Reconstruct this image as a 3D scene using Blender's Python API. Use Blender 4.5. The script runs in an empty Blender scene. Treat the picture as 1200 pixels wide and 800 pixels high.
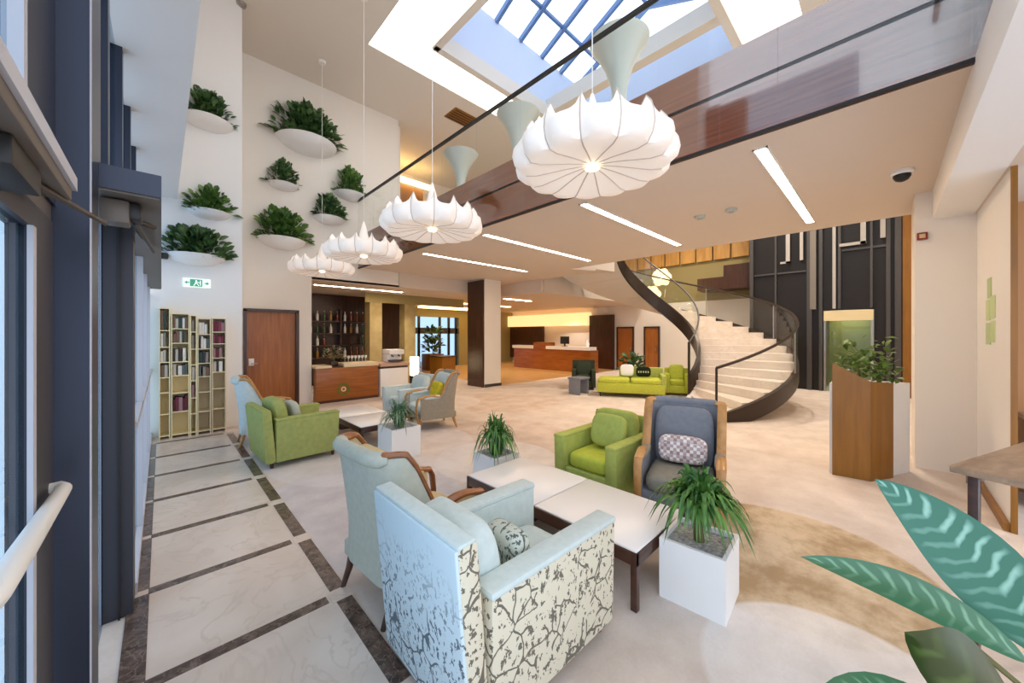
import bpy, bmesh, math, random
from mathutils import Vector, Matrix, noise
R = math.radians
PI = math.pi
random.seed(7)
scene = bpy.context.scene
COL = scene.collection

# ------------------------------------------------------------------ materials
def nt(name):
    m = bpy.data.materials.new(name); m.use_nodes = True
    t = m.node_tree
    return m, t, t.nodes['Principled BSDF']

def lin(c):
    return tuple(((x / 12.92) if x <= .04045 else ((x + .055) / 1.055) ** 2.4) for x in c[:3]) + (1,)

def rgb(r, g, b):
    return lin((r / 255, g / 255, b / 255))

def plain(name, col, rough=.6, metal=0, spec=.5, noise_amt=0, scale=8, bump=0, coat=0):
    m, t, b = nt(name)
    b.inputs['Base Color'].default_value = col
    b.inputs['Roughness'].default_value = rough
    b.inputs['Metallic'].default_value = metal
    b.inputs['Specular IOR Level'].default_value = spec
    b.inputs['Coat Weight'].default_value = coat
    if noise_amt or bump:
        tc = t.nodes.new('ShaderNodeTexCoord')
        n = t.nodes.new('ShaderNodeTexNoise'); n.inputs['Scale'].default_value = scale; n.inputs['Detail'].default_value = 5
        t.links.new(tc.outputs['Object'], n.inputs['Vector'])
        if noise_amt:
            r = t.nodes.new('ShaderNodeValToRGB')
            e = r.color_ramp.elements
            e[0].position = .3; e[1].position = .7
            e[0].color = tuple(max(0, x * (1 - noise_amt)) for x in col[:3]) + (1,)
            e[1].color = tuple(min(1, x * (1 + noise_amt)) for x in col[:3]) + (1,)
            t.links.new(n.outputs['Fac'], r.inputs['Fac']); t.links.new(r.outputs['Color'], b.inputs['Base Color'])
        if bump:
            bp = t.nodes.new('ShaderNodeBump'); bp.inputs['Strength'].default_value = bump; bp.inputs['Distance'].default_value = .01
            t.links.new(n.outputs['Fac'], bp.inputs['Height']); t.links.new(bp.outputs['Normal'], b.inputs['Normal'])
    return m

def wood(name, c1, c2, rough=.35, scale=(1, 12, 12), coat=0):
    m, t, b = nt(name)
    tc = t.nodes.new('ShaderNodeTexCoord'); mp = t.nodes.new('ShaderNodeMapping')
    mp.inputs['Scale'].default_value = scale
    n = t.nodes.new('ShaderNodeTexNoise'); n.inputs['Scale'].default_value = 2.2; n.inputs['Detail'].default_value = 6; n.inputs['Distortion'].default_value = .6
    r = t.nodes.new('ShaderNodeValToRGB'); r.color_ramp.elements[0].position = .3; r.color_ramp.elements[1].position = .72
    r.color_ramp.elements[0].color = c1; r.color_ramp.elements[1].color = c2
    t.links.new(tc.outputs['Object'], mp.inputs['Vector']); t.links.new(mp.outputs['Vector'], n.inputs['Vector'])
    t.links.new(n.outputs['Fac'], r.inputs['Fac']); t.links.new(r.outputs['Color'], b.inputs['Base Color'])
    b.inputs['Roughness'].default_value = rough; b.inputs['Coat Weight'].default_value = coat; b.inputs['Coat Roughness'].default_value = .06; b.inputs['Coat IOR'].default_value = 2.1 if coat >= 1 else 1.5
    return m

def emis(name, col, s):
    m, t, b = nt(name)
    b.inputs['Base Color'].default_value = col
    b.inputs['Emission Color'].default_value = col
    b.inputs['Emission Strength'].default_value = s
    return m

def glass(name, tint=(1, 1, 1, 1), gloss=.10, rough=.0):
    """thin pane: mostly clear, a little mirror that grows towards grazing view"""
    m = bpy.data.materials.new(name); m.use_nodes = True
    t = m.node_tree; t.nodes.clear()
    o = t.nodes.new('ShaderNodeOutputMaterial'); mx = t.nodes.new('ShaderNodeMixShader')
    tr = t.nodes.new('ShaderNodeBsdfTransparent'); gl = t.nodes.new('ShaderNodeBsdfGlossy'); lw = t.nodes.new('ShaderNodeLayerWeight')
    lw.inputs['Blend'].default_value = .5
    pw = t.nodes.new('ShaderNodeMath'); pw.operation = 'POWER'; pw.inputs[1].default_value = 4
    mm = t.nodes.new('ShaderNodeMath'); mm.operation = 'MULTIPLY_ADD'; mm.inputs[1].default_value = gloss * 3; mm.inputs[2].default_value = .025
    tr.inputs['Color'].default_value = tint; gl.inputs['Roughness'].default_value = rough
    t.links.new(lw.outputs['Facing'], pw.inputs[0]); t.links.new(pw.outputs[0], mm.inputs[0]); t.links.new(mm.outputs[0], mx.inputs['Fac'])
    t.links.new(tr.outputs[0], mx.inputs[1]); t.links.new(gl.outputs[0], mx.inputs[2]); t.links.new(mx.outputs[0], o.inputs['Surface'])
    return m

def floral(name, base, dark, dens=.5, zfade=None):
    """woven fabric printed with dark twigs and specks; zfade = (z0, z1) where the print thins out upwards"""
    m, t, b = nt(name); L = t.links.new; N = t.nodes.new
    tc = N('ShaderNodeTexCoord')
    n0 = N('ShaderNodeTexNoise'); n0.inputs['Scale'].default_value = 3.5; n0.inputs['Detail'].default_value = 3
    L(tc.outputs['Object'], n0.inputs['Vector'])
    mixv = N('ShaderNodeMixRGB'); mixv.inputs['Fac'].default_value = .16
    L(tc.outputs['Object'], mixv.inputs['Color1']); L(n0.outputs['Color'], mixv.inputs['Color2'])
    # twigs: thin voronoi cell edges
    v1 = N('ShaderNodeTexVoronoi'); v1.feature = 'DISTANCE_TO_EDGE'; v1.inputs['Scale'].default_value = 9
    L(mixv.outputs[0], v1.inputs['Vector'])
    lt = N('ShaderNodeMath'); lt.operation = 'LESS_THAN'; lt.inputs[1].default_value = .03; L(v1.outputs['Distance'], lt.inputs[0])
    n3 = N('ShaderNodeTexNoise'); n3.inputs['Scale'].default_value = 5; n3.inputs['Detail'].default_value = 1; L(tc.outputs['Object'], n3.inputs['Vector'])
    g3 = N('ShaderNodeMath'); g3.operation = 'GREATER_THAN'; g3.inputs[1].default_value = .47; L(n3.outputs['Fac'], g3.inputs[0])
    tw = N('ShaderNodeMath'); tw.operation = 'MULTIPLY'; L(lt.outputs[0], tw.inputs[0]); L(g3.outputs[0], tw.inputs[1])
    # leaves and buds: specks
    n2 = N('ShaderNodeTexNoise'); n2.inputs['Scale'].default_value = 42; n2.inputs['Detail'].default_value = 3; n2.inputs['Roughness'].default_value = .6
    mp = N('ShaderNodeMapping'); mp.inputs['Scale'].default_value = (1, 1, .75); L(tc.outputs['Object'], mp.inputs['Vector']); L(mp.outputs[0], n2.inputs['Vector'])
    g2 = N('ShaderNodeMath'); g2.operation = 'GREATER_THAN'; g2.inputs[1].default_value = .66 - .14 * dens; L(n2.outputs['Fac'], g2.inputs[0])
    mx = N('ShaderNodeMath'); mx.operation = 'MAXIMUM'; L(tw.outputs[0], mx.inputs[0]); L(g2.outputs[0], mx.inputs[1])
    fac = mx
    if zfade:
        sp = N('ShaderNodeSeparateXYZ'); L(tc.outputs['Object'], sp.inputs[0])
        ad = N('ShaderNodeMath'); ad.operation = 'MULTIPLY_ADD'; ad.inputs[1].default_value = .5; L(n3.outputs['Fac'], ad.inputs[0]); L(sp.outputs['Z'], ad.inputs[2])
        mr = N('ShaderNodeMapRange'); mr.inputs['From Min'].default_value = zfade[0] + .25; mr.inputs['From Max'].default_value = zfade[1] + .25
        mr.inputs['To Min'].default_value = 1; mr.inputs['To Max'].default_value = 0; L(ad.outputs[0], mr.inputs['Value'])
        m2 = N('ShaderNodeMath'); m2.operation = 'MULTIPLY'; L(mx.outputs[0], m2.inputs[0]); L(mr.outputs[0], m2.inputs[1]); fac = m2
    sc_ = N('ShaderNodeMath'); sc_.operation = 'MULTIPLY'; sc_.inputs[1].default_value = .85; L(fac.outputs[0], sc_.inputs[0])
    mc = N('ShaderNodeMixRGB'); mc.inputs['Color1'].default_value = base; mc.inputs['Color2'].default_value = dark
    L(sc_.outputs[0], mc.inputs['Fac']); L(mc.outputs[0], b.inputs['Base Color'])
    b.inputs['Roughness'].default_value = .85; b.inputs['Specular IOR Level'].default_value = .2
    return m

def carpet_mat():
    """pale carpet woven with large soft rings and two-tone discs"""
    m, t, b = nt('carpet_weave'); L = t.links.new; N = t.nodes.new
    tc = N('ShaderNodeTexCoord')
    n = N('ShaderNodeTexNoise'); n.inputs['Scale'].default_value = 2.5; n.inputs['Detail'].default_value = 6; n.inputs['Roughness'].default_value = .65
    L(tc.outputs['Object'], n.inputs['Vector'])
    n_f = N('ShaderNodeTexNoise'); n_f.inputs['Scale'].default_value = 60; n_f.inputs['Detail'].default_value = 3; L(tc.outputs['Object'], n_f.inputs['Vector'])
    r = N('ShaderNodeValToRGB'); r.color_ramp.elements[0].position = .35; r.color_ramp.elements[1].position = .65
    r.color_ramp.elements[0].color = rgb(203, 188, 176); r.color_ramp.elements[1].color = rgb(220, 207, 197)
    L(n.outputs['Fac'], r.inputs['Fac'])
    cur = r.outputs['Color']
    discs = [  # centre x, y, radius, colour a, colour b, amount
        (3.35, .55, .84, rgb(158, 126, 72), rgb(212, 188, 150), .72),
        (2.25, .15, .56, rgb(222, 215, 210), rgb(232, 226, 222), .75),
        (1.35, 3.6, 1.05, rgb(196, 190, 196), rgb(214, 208, 210), .6),
        (3.9, 4.3, 1.2, rgb(196, 172, 155), rgb(214, 194, 178), .6),
        (3.2, 3.6, .8, rgb(222, 214, 210), rgb(230, 224, 220), .6),
        (6.2, 6.6, 1.3, rgb(200, 176, 158), rgb(216, 198, 182), .6),
        (5.0, 7.6, .9, rgb(222, 212, 206), rgb(228, 220, 214), .6),
        (5.1, 3.0, .9, rgb(214, 190, 170), rgb(222, 202, 186), .6),
        (2.3, 5.2, 1.4, rgb(216, 208, 206), rgb(224, 216, 214), .6)]
    for (x, y, rad, ca, cb, amt) in discs:
        d = N('ShaderNodeVectorMath'); d.operation = 'DISTANCE'; d.inputs[1].default_value = (x, y, 0); L(tc.outputs['Object'], d.inputs[0])
        ad = N('ShaderNodeMath'); ad.operation = 'MULTIPLY_ADD'; ad.inputs[1].default_value = .05; L(n.outputs['Fac'], ad.inputs[0]); L(d.outputs['Value'], ad.inputs[2])
        mr = N('ShaderNodeMapRange'); mr.inputs['From Min'].default_value = rad + .02; mr.inputs['From Max'].default_value = rad + .05
        mr.inputs['To Min'].default_value = amt; mr.inputs['To Max'].default_value = 0; L(ad.outputs[0], mr.inputs['Value'])
        cr = N('ShaderNodeValToRGB'); cr.color_ramp.elements[0].position = .40; cr.color_ramp.elements[1].position = .60
        cr.color_ramp.elements[0].color = ca; cr.color_ramp.elements[1].color = cb; L(n.outputs['Fac'], cr.inputs['Fac'])
        mx = N('ShaderNodeMixRGB'); L(mr.outputs[0], mx.inputs['Fac']); L(cur, mx.inputs['Color1']); L(cr.outputs['Color'], mx.inputs['Color2']); cur = mx.outputs[0]
    fm = N('ShaderNodeMixRGB'); fm.blend_type = 'MULTIPLY'; fm.inputs['Fac'].default_value = .12; L(cur, fm.inputs['Color1']); L(n_f.outputs['Fac'], fm.inputs['Color2'])
    L(fm.outputs[0], b.inputs['Base Color'])
    b.inputs['Roughness'].default_value = .9; b.inputs['Specular IOR Level'].default_value = .15
    return m

def marble(name, c1, c2, vein, rough=.12, scale=2.0, vscale=3):
    m, t, b = nt(name); L = t.links.new; N = t.nodes.new
    tc = N('ShaderNodeTexCoord')
    n = N('ShaderNodeTexNoise'); n.inputs['Scale'].default_value = scale; n.inputs['Detail'].default_value = 7; n.inputs['Distortion'].default_value = 1.0
    L(tc.outputs['Object'], n.inputs['Vector'])
    r = N('ShaderNodeValToRGB'); e = r.color_ramp.elements; e[0].position = .35; e[1].position = .65; e[0].color = c1; e[1].color = c2
    L(n.outputs['Fac'], r.inputs['Fac'])
    v = N('ShaderNodeTexNoise'); v.inputs['Scale'].default_value = vscale; v.inputs['Detail'].default_value = 8; v.inputs['Distortion'].default_value = 2.0
    L(tc.outputs['Object'], v.inputs['Vector'])
    a = N('ShaderNodeMath'); a.operation = 'SUBTRACT'; a.inputs[1].default_value = .5; L(v.outputs['Fac'], a.inputs[0])
    ab = N('ShaderNodeMath'); ab.operation = 'ABSOLUTE'; L(a.outputs[0], ab.inputs[0])
    mr = N('ShaderNodeMapRange'); mr.inputs['From Min'].default_value = 0; mr.inputs['From Max'].default_value = .03; mr.inputs['To Min'].default_value = .6; mr.inputs['To Max'].default_value = 0
    L(ab.outputs[0], mr.inputs['Value'])
    mx = N('ShaderNodeMixRGB'); L(mr.outputs[0], mx.inputs['Fac']); L(r.outputs['Color'], mx.inputs['Color1']); mx.inputs['Color2'].default_value = vein
    L(mx.outputs[0], b.inputs['Base Color']); b.inputs['Roughness'].default_value = rough
    return m

def leaf_mat(name, c_dark, c_light, stripes=0):
    m, t, b = nt(name); L = t.links.new; N = t.nodes.new
    if stripes:
        at = N('ShaderNodeAttribute'); at.attribute_name = 'luv'
        sp = N('ShaderNodeSeparateXYZ'); L(at.outputs['Vector'], sp.inputs[0])
        ab = N('ShaderNodeMath'); ab.operation = 'ABSOLUTE'; L(sp.outputs['Y'], ab.inputs[0])
        half = N('ShaderNodeMapRange'); half.inputs['From Min'].default_value = -.05; half.inputs['From Max'].default_value = .12; half.inputs['To Min'].default_value = .35; L(sp.outputs['Y'], half.inputs['Value'])
        k = N('ShaderNodeMath'); k.operation = 'MULTIPLY_ADD'; k.inputs[1].default_value = -.045; L(ab.outputs[0], k.inputs[0]); L(sp.outputs['X'], k.inputs[2])
        sn0 = N('ShaderNodeTexNoise'); sn0.inputs['Scale'].default_value = 14; tc = N('ShaderNodeTexCoord'); L(tc.outputs['Object'], sn0.inputs['Vector'])
        k1 = N('ShaderNodeMath'); k1.operation = 'MULTIPLY_ADD'; k1.inputs[1].default_value = .05; L(sn0.outputs['Fac'], k1.inputs[0]); L(k.outputs[0], k1.inputs[2])
        k2 = N('ShaderNodeMath'); k2.operation = 'MULTIPLY'; k2.inputs[1].default_value = stripes; L(k1.outputs[0], k2.inputs[0])
        sn = N('ShaderNodeMath'); sn.operation = 'SINE'; L(k2.outputs[0], sn.inputs[0])
        # margin and midrib
        edge = N('ShaderNodeMapRange'); edge.inputs['From Min'].default_value = .62; edge.inputs['From Max'].default_value = .9; edge.inputs['To Min'].default_value = 1; edge.inputs['To Max'].default_value = 0; L(ab.outputs[0], edge.inputs['Value'])
        mr = N('ShaderNodeMapRange'); mr.inputs['From Min'].default_value = .15; mr.inputs['From Max'].default_value = 1.0; mr.inputs['To Max'].default_value = .8; L(sn.outputs[0], mr.inputs['Value'])
        f0 = N('ShaderNodeMath'); f0.operation = 'MULTIPLY'; L(mr.outputs[0], f0.inputs[0]); L(half.outputs[0], f0.inputs[1])
        f = N('ShaderNodeMath'); f.operation = 'MULTIPLY'; L(f0.outputs[0], f.inputs[0]); L(edge.outputs[0], f.inputs[1])
        mx = N('ShaderNodeMixRGB'); mx.inputs['Color1'].default_value = c_dark; mx.inputs['Color2'].default_value = c_light; L(f.outputs[0], mx.inputs['Fac'])
        L(mx.outputs[0], b.inputs['Base Color'])
        b.inputs['Roughness'].default_value = .3
    else:
        tc = N('ShaderNodeTexCoord'); n = N('ShaderNodeTexNoise'); n.inputs['Scale'].default_value = 9; n.inputs['Detail'].default_value = 2
        L(tc.outputs['Object'], n.inputs['Vector'])
        r = N('ShaderNodeValToRGB'); r.color_ramp.elements[0].position = .35; r.color_ramp.elements[1].position = .65
        r.color_ramp.elements[0].color = c_dark; r.color_ramp.elements[1].color = c_light
        L(n.outputs['Fac'], r.inputs['Fac']); L(r.outputs['Color'], b.inputs['Base Color'])
        b.inputs['Roughness'].default_value = .4
    return m

def check_mat(name, a, b_, c, s):
    m, t, b = nt(name); L = t.links.new; N = t.nodes.new
    tc = N('ShaderNodeTexCoord')
    mp = N('ShaderNodeMapping'); mp.inputs['Rotation'].default_value = (0, 0, 0); mp.inputs['Location'].default_value = (.013, .017, .011); L(tc.outputs['Object'], mp.inputs['Vector'])
    ck = N('ShaderNodeTexChecker'); ck.inputs['Scale'].default_value = s; ck.inputs['Color1'].default_value = a; ck.inputs['Color2'].default_value = b_; L(mp.outputs[0], ck.inputs['Vector'])
    ck2 = N('ShaderNodeTexChecker'); ck2.inputs['Scale'].default_value = s / 3; ck2.inputs['Color1'].default_value = (1, 1, 1, 1); ck2.inputs['Color2'].default_value = c; L(mp.outputs[0], ck2.inputs['Vector'])
    mx = N('ShaderNodeMixRGB'); mx.blend_type = 'MULTIPLY'; mx.inputs['Fac'].default_value = .7; L(ck.outputs['Color'], mx.inputs['Color1']); L(ck2.outputs['Color'], mx.inputs['Color2'])
    L(mx.outputs[0], b.inputs['Base Color']); b.inputs['Roughness'].default_value = .85
    return m

M = {}
M['wall'] = plain('wall_paint', rgb(232, 224, 214), .7, spec=.25)
M['wall_cool'] = plain('wall_paint_white', rgb(236, 234, 232), .7, spec=.25)
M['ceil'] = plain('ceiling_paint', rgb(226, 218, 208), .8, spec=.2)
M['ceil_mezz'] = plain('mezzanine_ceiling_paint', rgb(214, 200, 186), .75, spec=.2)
M['brownwall'] = plain('brown_wall_paint', rgb(176, 128, 84), .6)
M['wood_red'] = wood('red_brown_veneer', rgb(126, 66, 42), rgb(156, 90, 60), .14, (.6, .6, 14), coat=1)
M['wood_door'] = wood('orange_brown_veneer', rgb(142, 80, 28), rgb(172, 104, 46), .35, (10, 10, .7))
M['wood_bar'] = wood('bar_veneer', rgb(136, 74, 24), rgb(172, 102, 42), .3, (.7, .7, 10))
M['wood_panel'] = wood('honey_brown_veneer', rgb(128, 82, 14), rgb(150, 98, 22), .4, (7, 7, .6))
M['wood_dark'] = wood('dark_brown_veneer', rgb(52, 30, 20), rgb(74, 44, 30), .3, (9, 9, .6))
M['wenge'] = wood('wenge_stain', rgb(58, 36, 28), rgb(84, 54, 42), .3, (3, 3, 12))
M['frame_wood'] = wood('cherry_frame', rgb(120, 68, 34), rgb(156, 96, 54), .3, (6, 6, 6))
M['frame_light'] = wood('honey_frame', rgb(168, 116, 62), rgb(196, 146, 88), .35, (6, 6, 6))
M['console'] = wood('grey_brown_oak', rgb(134, 108, 86), rgb(168, 140, 114), .35, (4, 12, 12))
M['gold_panel'] = wood('gold_lit_panel', rgb(176, 128, 62), rgb(206, 158, 88), .4, (3, 3, .5))
M['olive'] = plain('olive_wall', rgb(146, 132, 84), .7)
M['pilaster'] = plain('gold_olive_paint', rgb(160, 142, 96), .5, noise_amt=.12, scale=6)
M['white_gloss'] = plain('white_lacquer', rgb(240, 238, 236), .25)
M['white_table'] = plain('white_table_top', rgb(238, 234, 232), .28)
M['planter'] = plain('white_planter', rgb(238, 237, 236), .4)
M['pebble'] = plain('grey_pebbles', rgb(170, 168, 166), .9, noise_amt=.5, scale=45, bump=.8)
M['alu_blue'] = plain('blue_grey_metal', rgb(58, 62, 76), .32, metal=.5)
M['alu_dark'] = plain('anthracite_metal', rgb(62, 60, 66), .45, metal=.3)
M['alu_taupe'] = plain('taupe_metal', rgb(112, 102, 94), .5, metal=.3)
M['alu_light'] = plain('pale_seal', rgb(196, 196, 204), .4)
M['white_bar'] = plain('white_powder_coat', rgb(236, 232, 226), .35)
M['black'] = plain('black_metal', rgb(26, 24, 24), .45)
M['rail'] = plain('dark_bronze', rgb(56, 44, 36), .35, metal=.4)
M['steel'] = plain('brushed_steel', rgb(176, 172, 168), .35, metal=.9)
M['steel_dark'] = plain('smoke_steel', rgb(84, 80, 78), .4, metal=.6)
M['groove'] = plain('dark_groove', rgb(34, 20, 16), .6)
M['glass'] = glass('clear_glass', (.965, .98, .975, 1), .10)
M['glass_win'] = glass('window_glass', (.93, .97, 1, 1), .10)
M['glass_tint'] = glass('tinted_facade_glass', (.58, .66, .72, 1), .10)
M['glass_green'] = glass('green_glass', (.86, .92, .82, 1), .10)
M['glass_dark'] = glass('smoke_glass', (.30, .29, .28, 1), .10)
M['stone_step'] = marble('cream_step_stone', rgb(222, 208, 194), rgb(234, 222, 210), rgb(212, 196, 180), .35, 1.5, 2)
M['marble'] = marble('pale_marble', rgb(212, 194, 180), rgb(226, 211, 199), rgb(204, 185, 170), .2, 1.6, 2.2)
M['emperador'] = marble('dark_brown_marble', rgb(66, 52, 46), rgb(108, 90, 80), rgb(150, 130, 116), .2, 14, 9)
M['carpet'] = carpet_mat()
M['ring'] = emis('luminous_ceiling_film', rgb(255, 250, 240), 2.2)
M['lin'] = emis('warm_light_diffuser', rgb(255, 226, 190), 26)
M['cove'] = emis('warm_cove_light', rgb(255, 214, 140), 5)
M['cornice'] = emis('lit_yellow_glass', rgb(255, 214, 150), .75)
M['spotlens'] = emis('lamp_lens', rgb(255, 226, 190), 40)
M['lantern'] = emis('lantern_glow', rgb(255, 236, 190), 3)
M['exit'] = emis('exit_green', rgb(70, 150, 120), .35)
M['exit_white'] = emis('exit_white', rgb(226, 240, 232), .45)
M['decal'] = plain('pale_green_print', rgb(196, 214, 160), .6)
M['decal2'] = plain('sage_green_print', rgb(178, 198, 150), .6)
M['f_pale'] = plain('pale_mint_fabric', rgb(202, 214, 212), .85, spec=.2, noise_amt=.05, scale=30)
M['f_pale_grey'] = plain('ice_grey_fabric', rgb(198, 208, 206), .85, spec=.2, noise_amt=.06, scale=30)
M['f_floral'] = floral('floral_print', rgb(216, 208, 186), rgb(74, 68, 60), .55)
M['f_floral_back'] = floral('floral_print_back', rgb(204, 220, 226), rgb(66, 76, 86), .60, (.40, .80))
M['f_beige'] = plain('beige_linen', rgb(204, 182, 138), .85, spec=.2, noise_amt=.06, scale=25)
M['f_sage'] = plain('sage_grey_fabric', rgb(186, 188, 174), .85, spec=.2, noise_amt=.06, scale=25)
M['f_green'] = plain('lime_green_fabric', rgb(170, 178, 92), .85, spec=.2, noise_amt=.10, scale=18)
M['f_green_d'] = plain('olive_green_fabric', rgb(160, 166, 98), .85, spec=.2, noise_amt=.10, scale=18)
M['f_lime'] = plain('bright_lime_fabric', rgb(186, 192, 72), .85, spec=.2, noise_amt=.08, scale=20)
M['f_grey'] = plain('blue_grey_fabric', rgb(128, 130, 138), .85, spec=.2, noise_amt=.08, scale=22)
M['f_grey2'] = plain('warm_grey_fabric', rgb(136, 132, 120), .85, spec=.2, noise_amt=.08, scale=22)
M['f_taupe'] = plain('taupe_fabric', rgb(150, 140, 124), .85, spec=.2, noise_amt=.08, scale=22)
M['f_darkgreen'] = plain('dark_green_fabric', rgb(60, 68, 52), .85, spec=.2)
M['f_yellow'] = plain('mustard_fabric', rgb(206, 184, 44), .85, spec=.2, noise_amt=.2, scale=20)
M['f_black'] = plain('black_fabric', rgb(30, 36, 26), .9, spec=.2)
M['f_check'] = check_mat('woven_check', rgb(236, 228, 224), rgb(188, 164, 160), rgb(206, 188, 188), 36)
M['leaf'] = leaf_mat('leaf_green', rgb(50, 88, 38), rgb(112, 148, 68))
M['leaf_deep'] = leaf_mat('leaf_deep_green', rgb(38, 72, 38), rgb(98, 130, 72))
M['leaf_blade'] = leaf_mat('blade_green', rgb(40, 84, 34), rgb(96, 140, 60))
M['leaf_blade2'] = leaf_mat('blade_grey_green', rgb(58, 92, 62), rgb(132, 160, 120))
M['leaf_bush'] = leaf_mat('bush_green', rgb(52, 80, 24), rgb(110, 138, 50))
M['leaf_stripe'] = leaf_mat('striped_leaf', rgb(40, 102, 80), rgb(150, 194, 174), 150)
M['leaf_stripe2'] = leaf_mat('striped_leaf_soft', rgb(58, 104, 72), rgb(120, 160, 126), 150)
M['leaf_olive'] = leaf_mat('olive_leaf', rgb(48, 60, 20), rgb(76, 94, 42), 70)
M['stem'] = plain('plant_stem', rgb(96, 92, 48), .6)
M['soil'] = plain('dark_soil', rgb(58, 46, 36), .95)
M['trumpet'] = plain('pale_trumpet_porcelain', rgb(206, 208, 196), .35)
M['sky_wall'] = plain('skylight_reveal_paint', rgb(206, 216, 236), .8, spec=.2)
M['rafter'] = plain('blue_grey_rafter', rgb(92, 122, 168), .5)

# chandelier shade: thin resin skin over wire, lit from inside
def shade_mat():
    m, t, b = nt('cocoon_resin'); L = t.links.new
    b.inputs['Base Color'].default_value = rgb(240, 232, 224)
    b.inputs['Roughness'].default_value = .5
    b.inputs['Emission Color'].default_value = rgb(255, 236, 222)
    b.inputs['Emission Strength'].default_value = .18
    return m
M['shade'] = shade_mat()
M['shade_wire'] = plain('cocoon_wire', rgb(204, 190, 178), .5)

# ------------------------------------------------------------------ mesh builder
class MB:
    def __init__(s):
        s.v = []; s.f = []; s.mi = []; s.sm = []; s.uv = []; s.xf = Matrix.Identity(4); s.k = 0
    def add(s, vs, fs, smooth=False, uvs=None):
        b = len(s.v)
        for v in vs: s.v.append(s.xf @ Vector(v))
        s.uv += uvs if uvs else [(0, 0, 0)] * len(vs)
        for f in fs:
            s.f.append(tuple(b + i for i in f)); s.mi.append(s.k); s.sm.append(smooth)
        return s
    def bm(s, bm, smooth=False):
        bm.verts.ensure_lookup_table(); bm.verts.index_update()
        s.add([v.co.copy() for v in bm.verts], [[v.index for v in f.verts] for f in bm.faces], smooth); bm.free(); return s
    def box(s, c, d, bev=0, rz=0, ry=0, rx=0, seg=2):
        bm = bmesh.new(); bmesh.ops.create_cube(bm, size=1)
        bmesh.ops.scale(bm, vec=d, verts=bm.verts)
        if bev: bmesh.ops.bevel(bm, geom=bm.edges[:], offset=min(bev, min(d) * .49), segments=seg, profile=.5, affect='EDGES')
        m = Matrix.Translation(c) @ Matrix.Rotation(rz, 4, 'Z') @ Matrix.Rotation(ry, 4, 'Y') @ Matrix.Rotation(rx, 4, 'X')
        bmesh.ops.transform(bm, matrix=m, verts=bm.verts)
        return s.bm(bm, bool(bev))
    def bb(s, x0, x1, y0, y1, z0, z1, bev=0):
        return s.box(((x0 + x1) / 2, (y0 + y1) / 2, (z0 + z1) / 2), (abs(x1 - x0), abs(y1 - y0), abs(z1 - z0)), bev)
    def cushion(s, c, d, e=.35, puff=0, rz=0, ry=0, rx=0, nu=20, nv=12):
        """super-ellipsoid pillow"""
        vs = []; fs = []
        sg = lambda w, p: math.copysign(abs(w) ** p, w)
        for i in range(nv + 1):
            a = -PI / 2 + PI * i / nv
            for j in range(nu):
                b = 2 * PI * j / nu
                x = sg(math.cos(a), e) * sg(math.cos(b), e); y = sg(math.cos(a), e) * sg(math.sin(b), e); z = sg(math.sin(a), max(e, .6))
                vs.append((x * d[0] / 2, y * d[1] / 2, z * d[2] / 2))
        for i in range(nv):
            for j in range(nu):
                fs.append((i * nu + j, i * nu + (j + 1) % nu, (i + 1) * nu + (j + 1) % nu, (i + 1) * nu + j))
        m = Matrix.Translation(c) @ Matrix.Rotation(rz, 4, 'Z') @ Matrix.Rotation(ry, 4, 'Y') @ Matrix.Rotation(rx, 4, 'X')
        return s.add([m @ Vector(v) for v in vs], fs, True)
    def tube(s, pts, r, n=8, cap=True, flat=None):
        pts = [Vector(p) for p in pts]; N = len(pts)
        rr = r if isinstance(r, (list, tuple)) else [r] * N
        vs = []; fs = []; up = None
        for i, p in enumerate(pts):
            t = (pts[min(i + 1, N - 1)] - pts[max(i - 1, 0)])
            if t.length < 1e-9: t = Vector((0, 0, 1))
            t.normalize()
            if up is None: up = Vector((0, 0, 1)) if abs(t.z) < .9 else Vector((1, 0, 0))
            a = t.cross(up)
            if a.length < 1e-4: a = t.cross(Vector((0, 1, 0)))
            a.normalize(); b = a.cross(t).normalized(); up = b
            for j in range(n):
                w = 2 * PI * (j + .5) / n
                ka, kb = (flat or (1, 1))
                vs.append(p + (a * math.cos(w) * ka + b * math.sin(w) * kb) * rr[i])
        for i in range(N - 1):
            for j in range(n):
                fs.append((i * n + j, i * n + (j + 1) % n, (i + 1) * n + (j + 1) % n, (i + 1) * n + j))
        if cap:
            fs.append(tuple(range(n - 1, -1, -1))); fs.append(tuple((N - 1) * n + j for j in range(n)))
        return s.add(vs, fs, n > 4)
    def lathe(s, prof, n=24, c=(0, 0, 0), a0=0, a1=2 * PI, mod=None):
        full = abs(a1 - a0 - 2 * PI) < 1e-6
        m = n if full else n + 1
        vs = []; fs = []
        for (r, z) in prof:
            for j in range(m):
                a = a0 + (a1 - a0) * j / n
                vs.append((c[0] + r * math.cos(a), c[1] + r * math.sin(a), c[2] + z))
        for i in range(len(prof) - 1):
            for j in range(n):
                k = (j + 1) % m if full else j + 1
                fs.append((i * m + j, i * m + k, (i + 1) * m + k, (i + 1) * m + j))
        return s.add(vs, fs, True)
    def prism(s, poly, z0, z1):
        n = len(poly)
        vs = [(x, y, z0) for x, y in poly] + [(x, y, z1) for x, y in poly]
        fs = [tuple(range(n - 1, -1, -1)), tuple(range(n, 2 * n))] + [(i, (i + 1) % n, n + (i + 1) % n, n + i) for i in range(n)]
        return s.add(vs, fs)
    def hull(s, vs, fs, smooth=False):
        return s.add(vs, fs, smooth)
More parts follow.
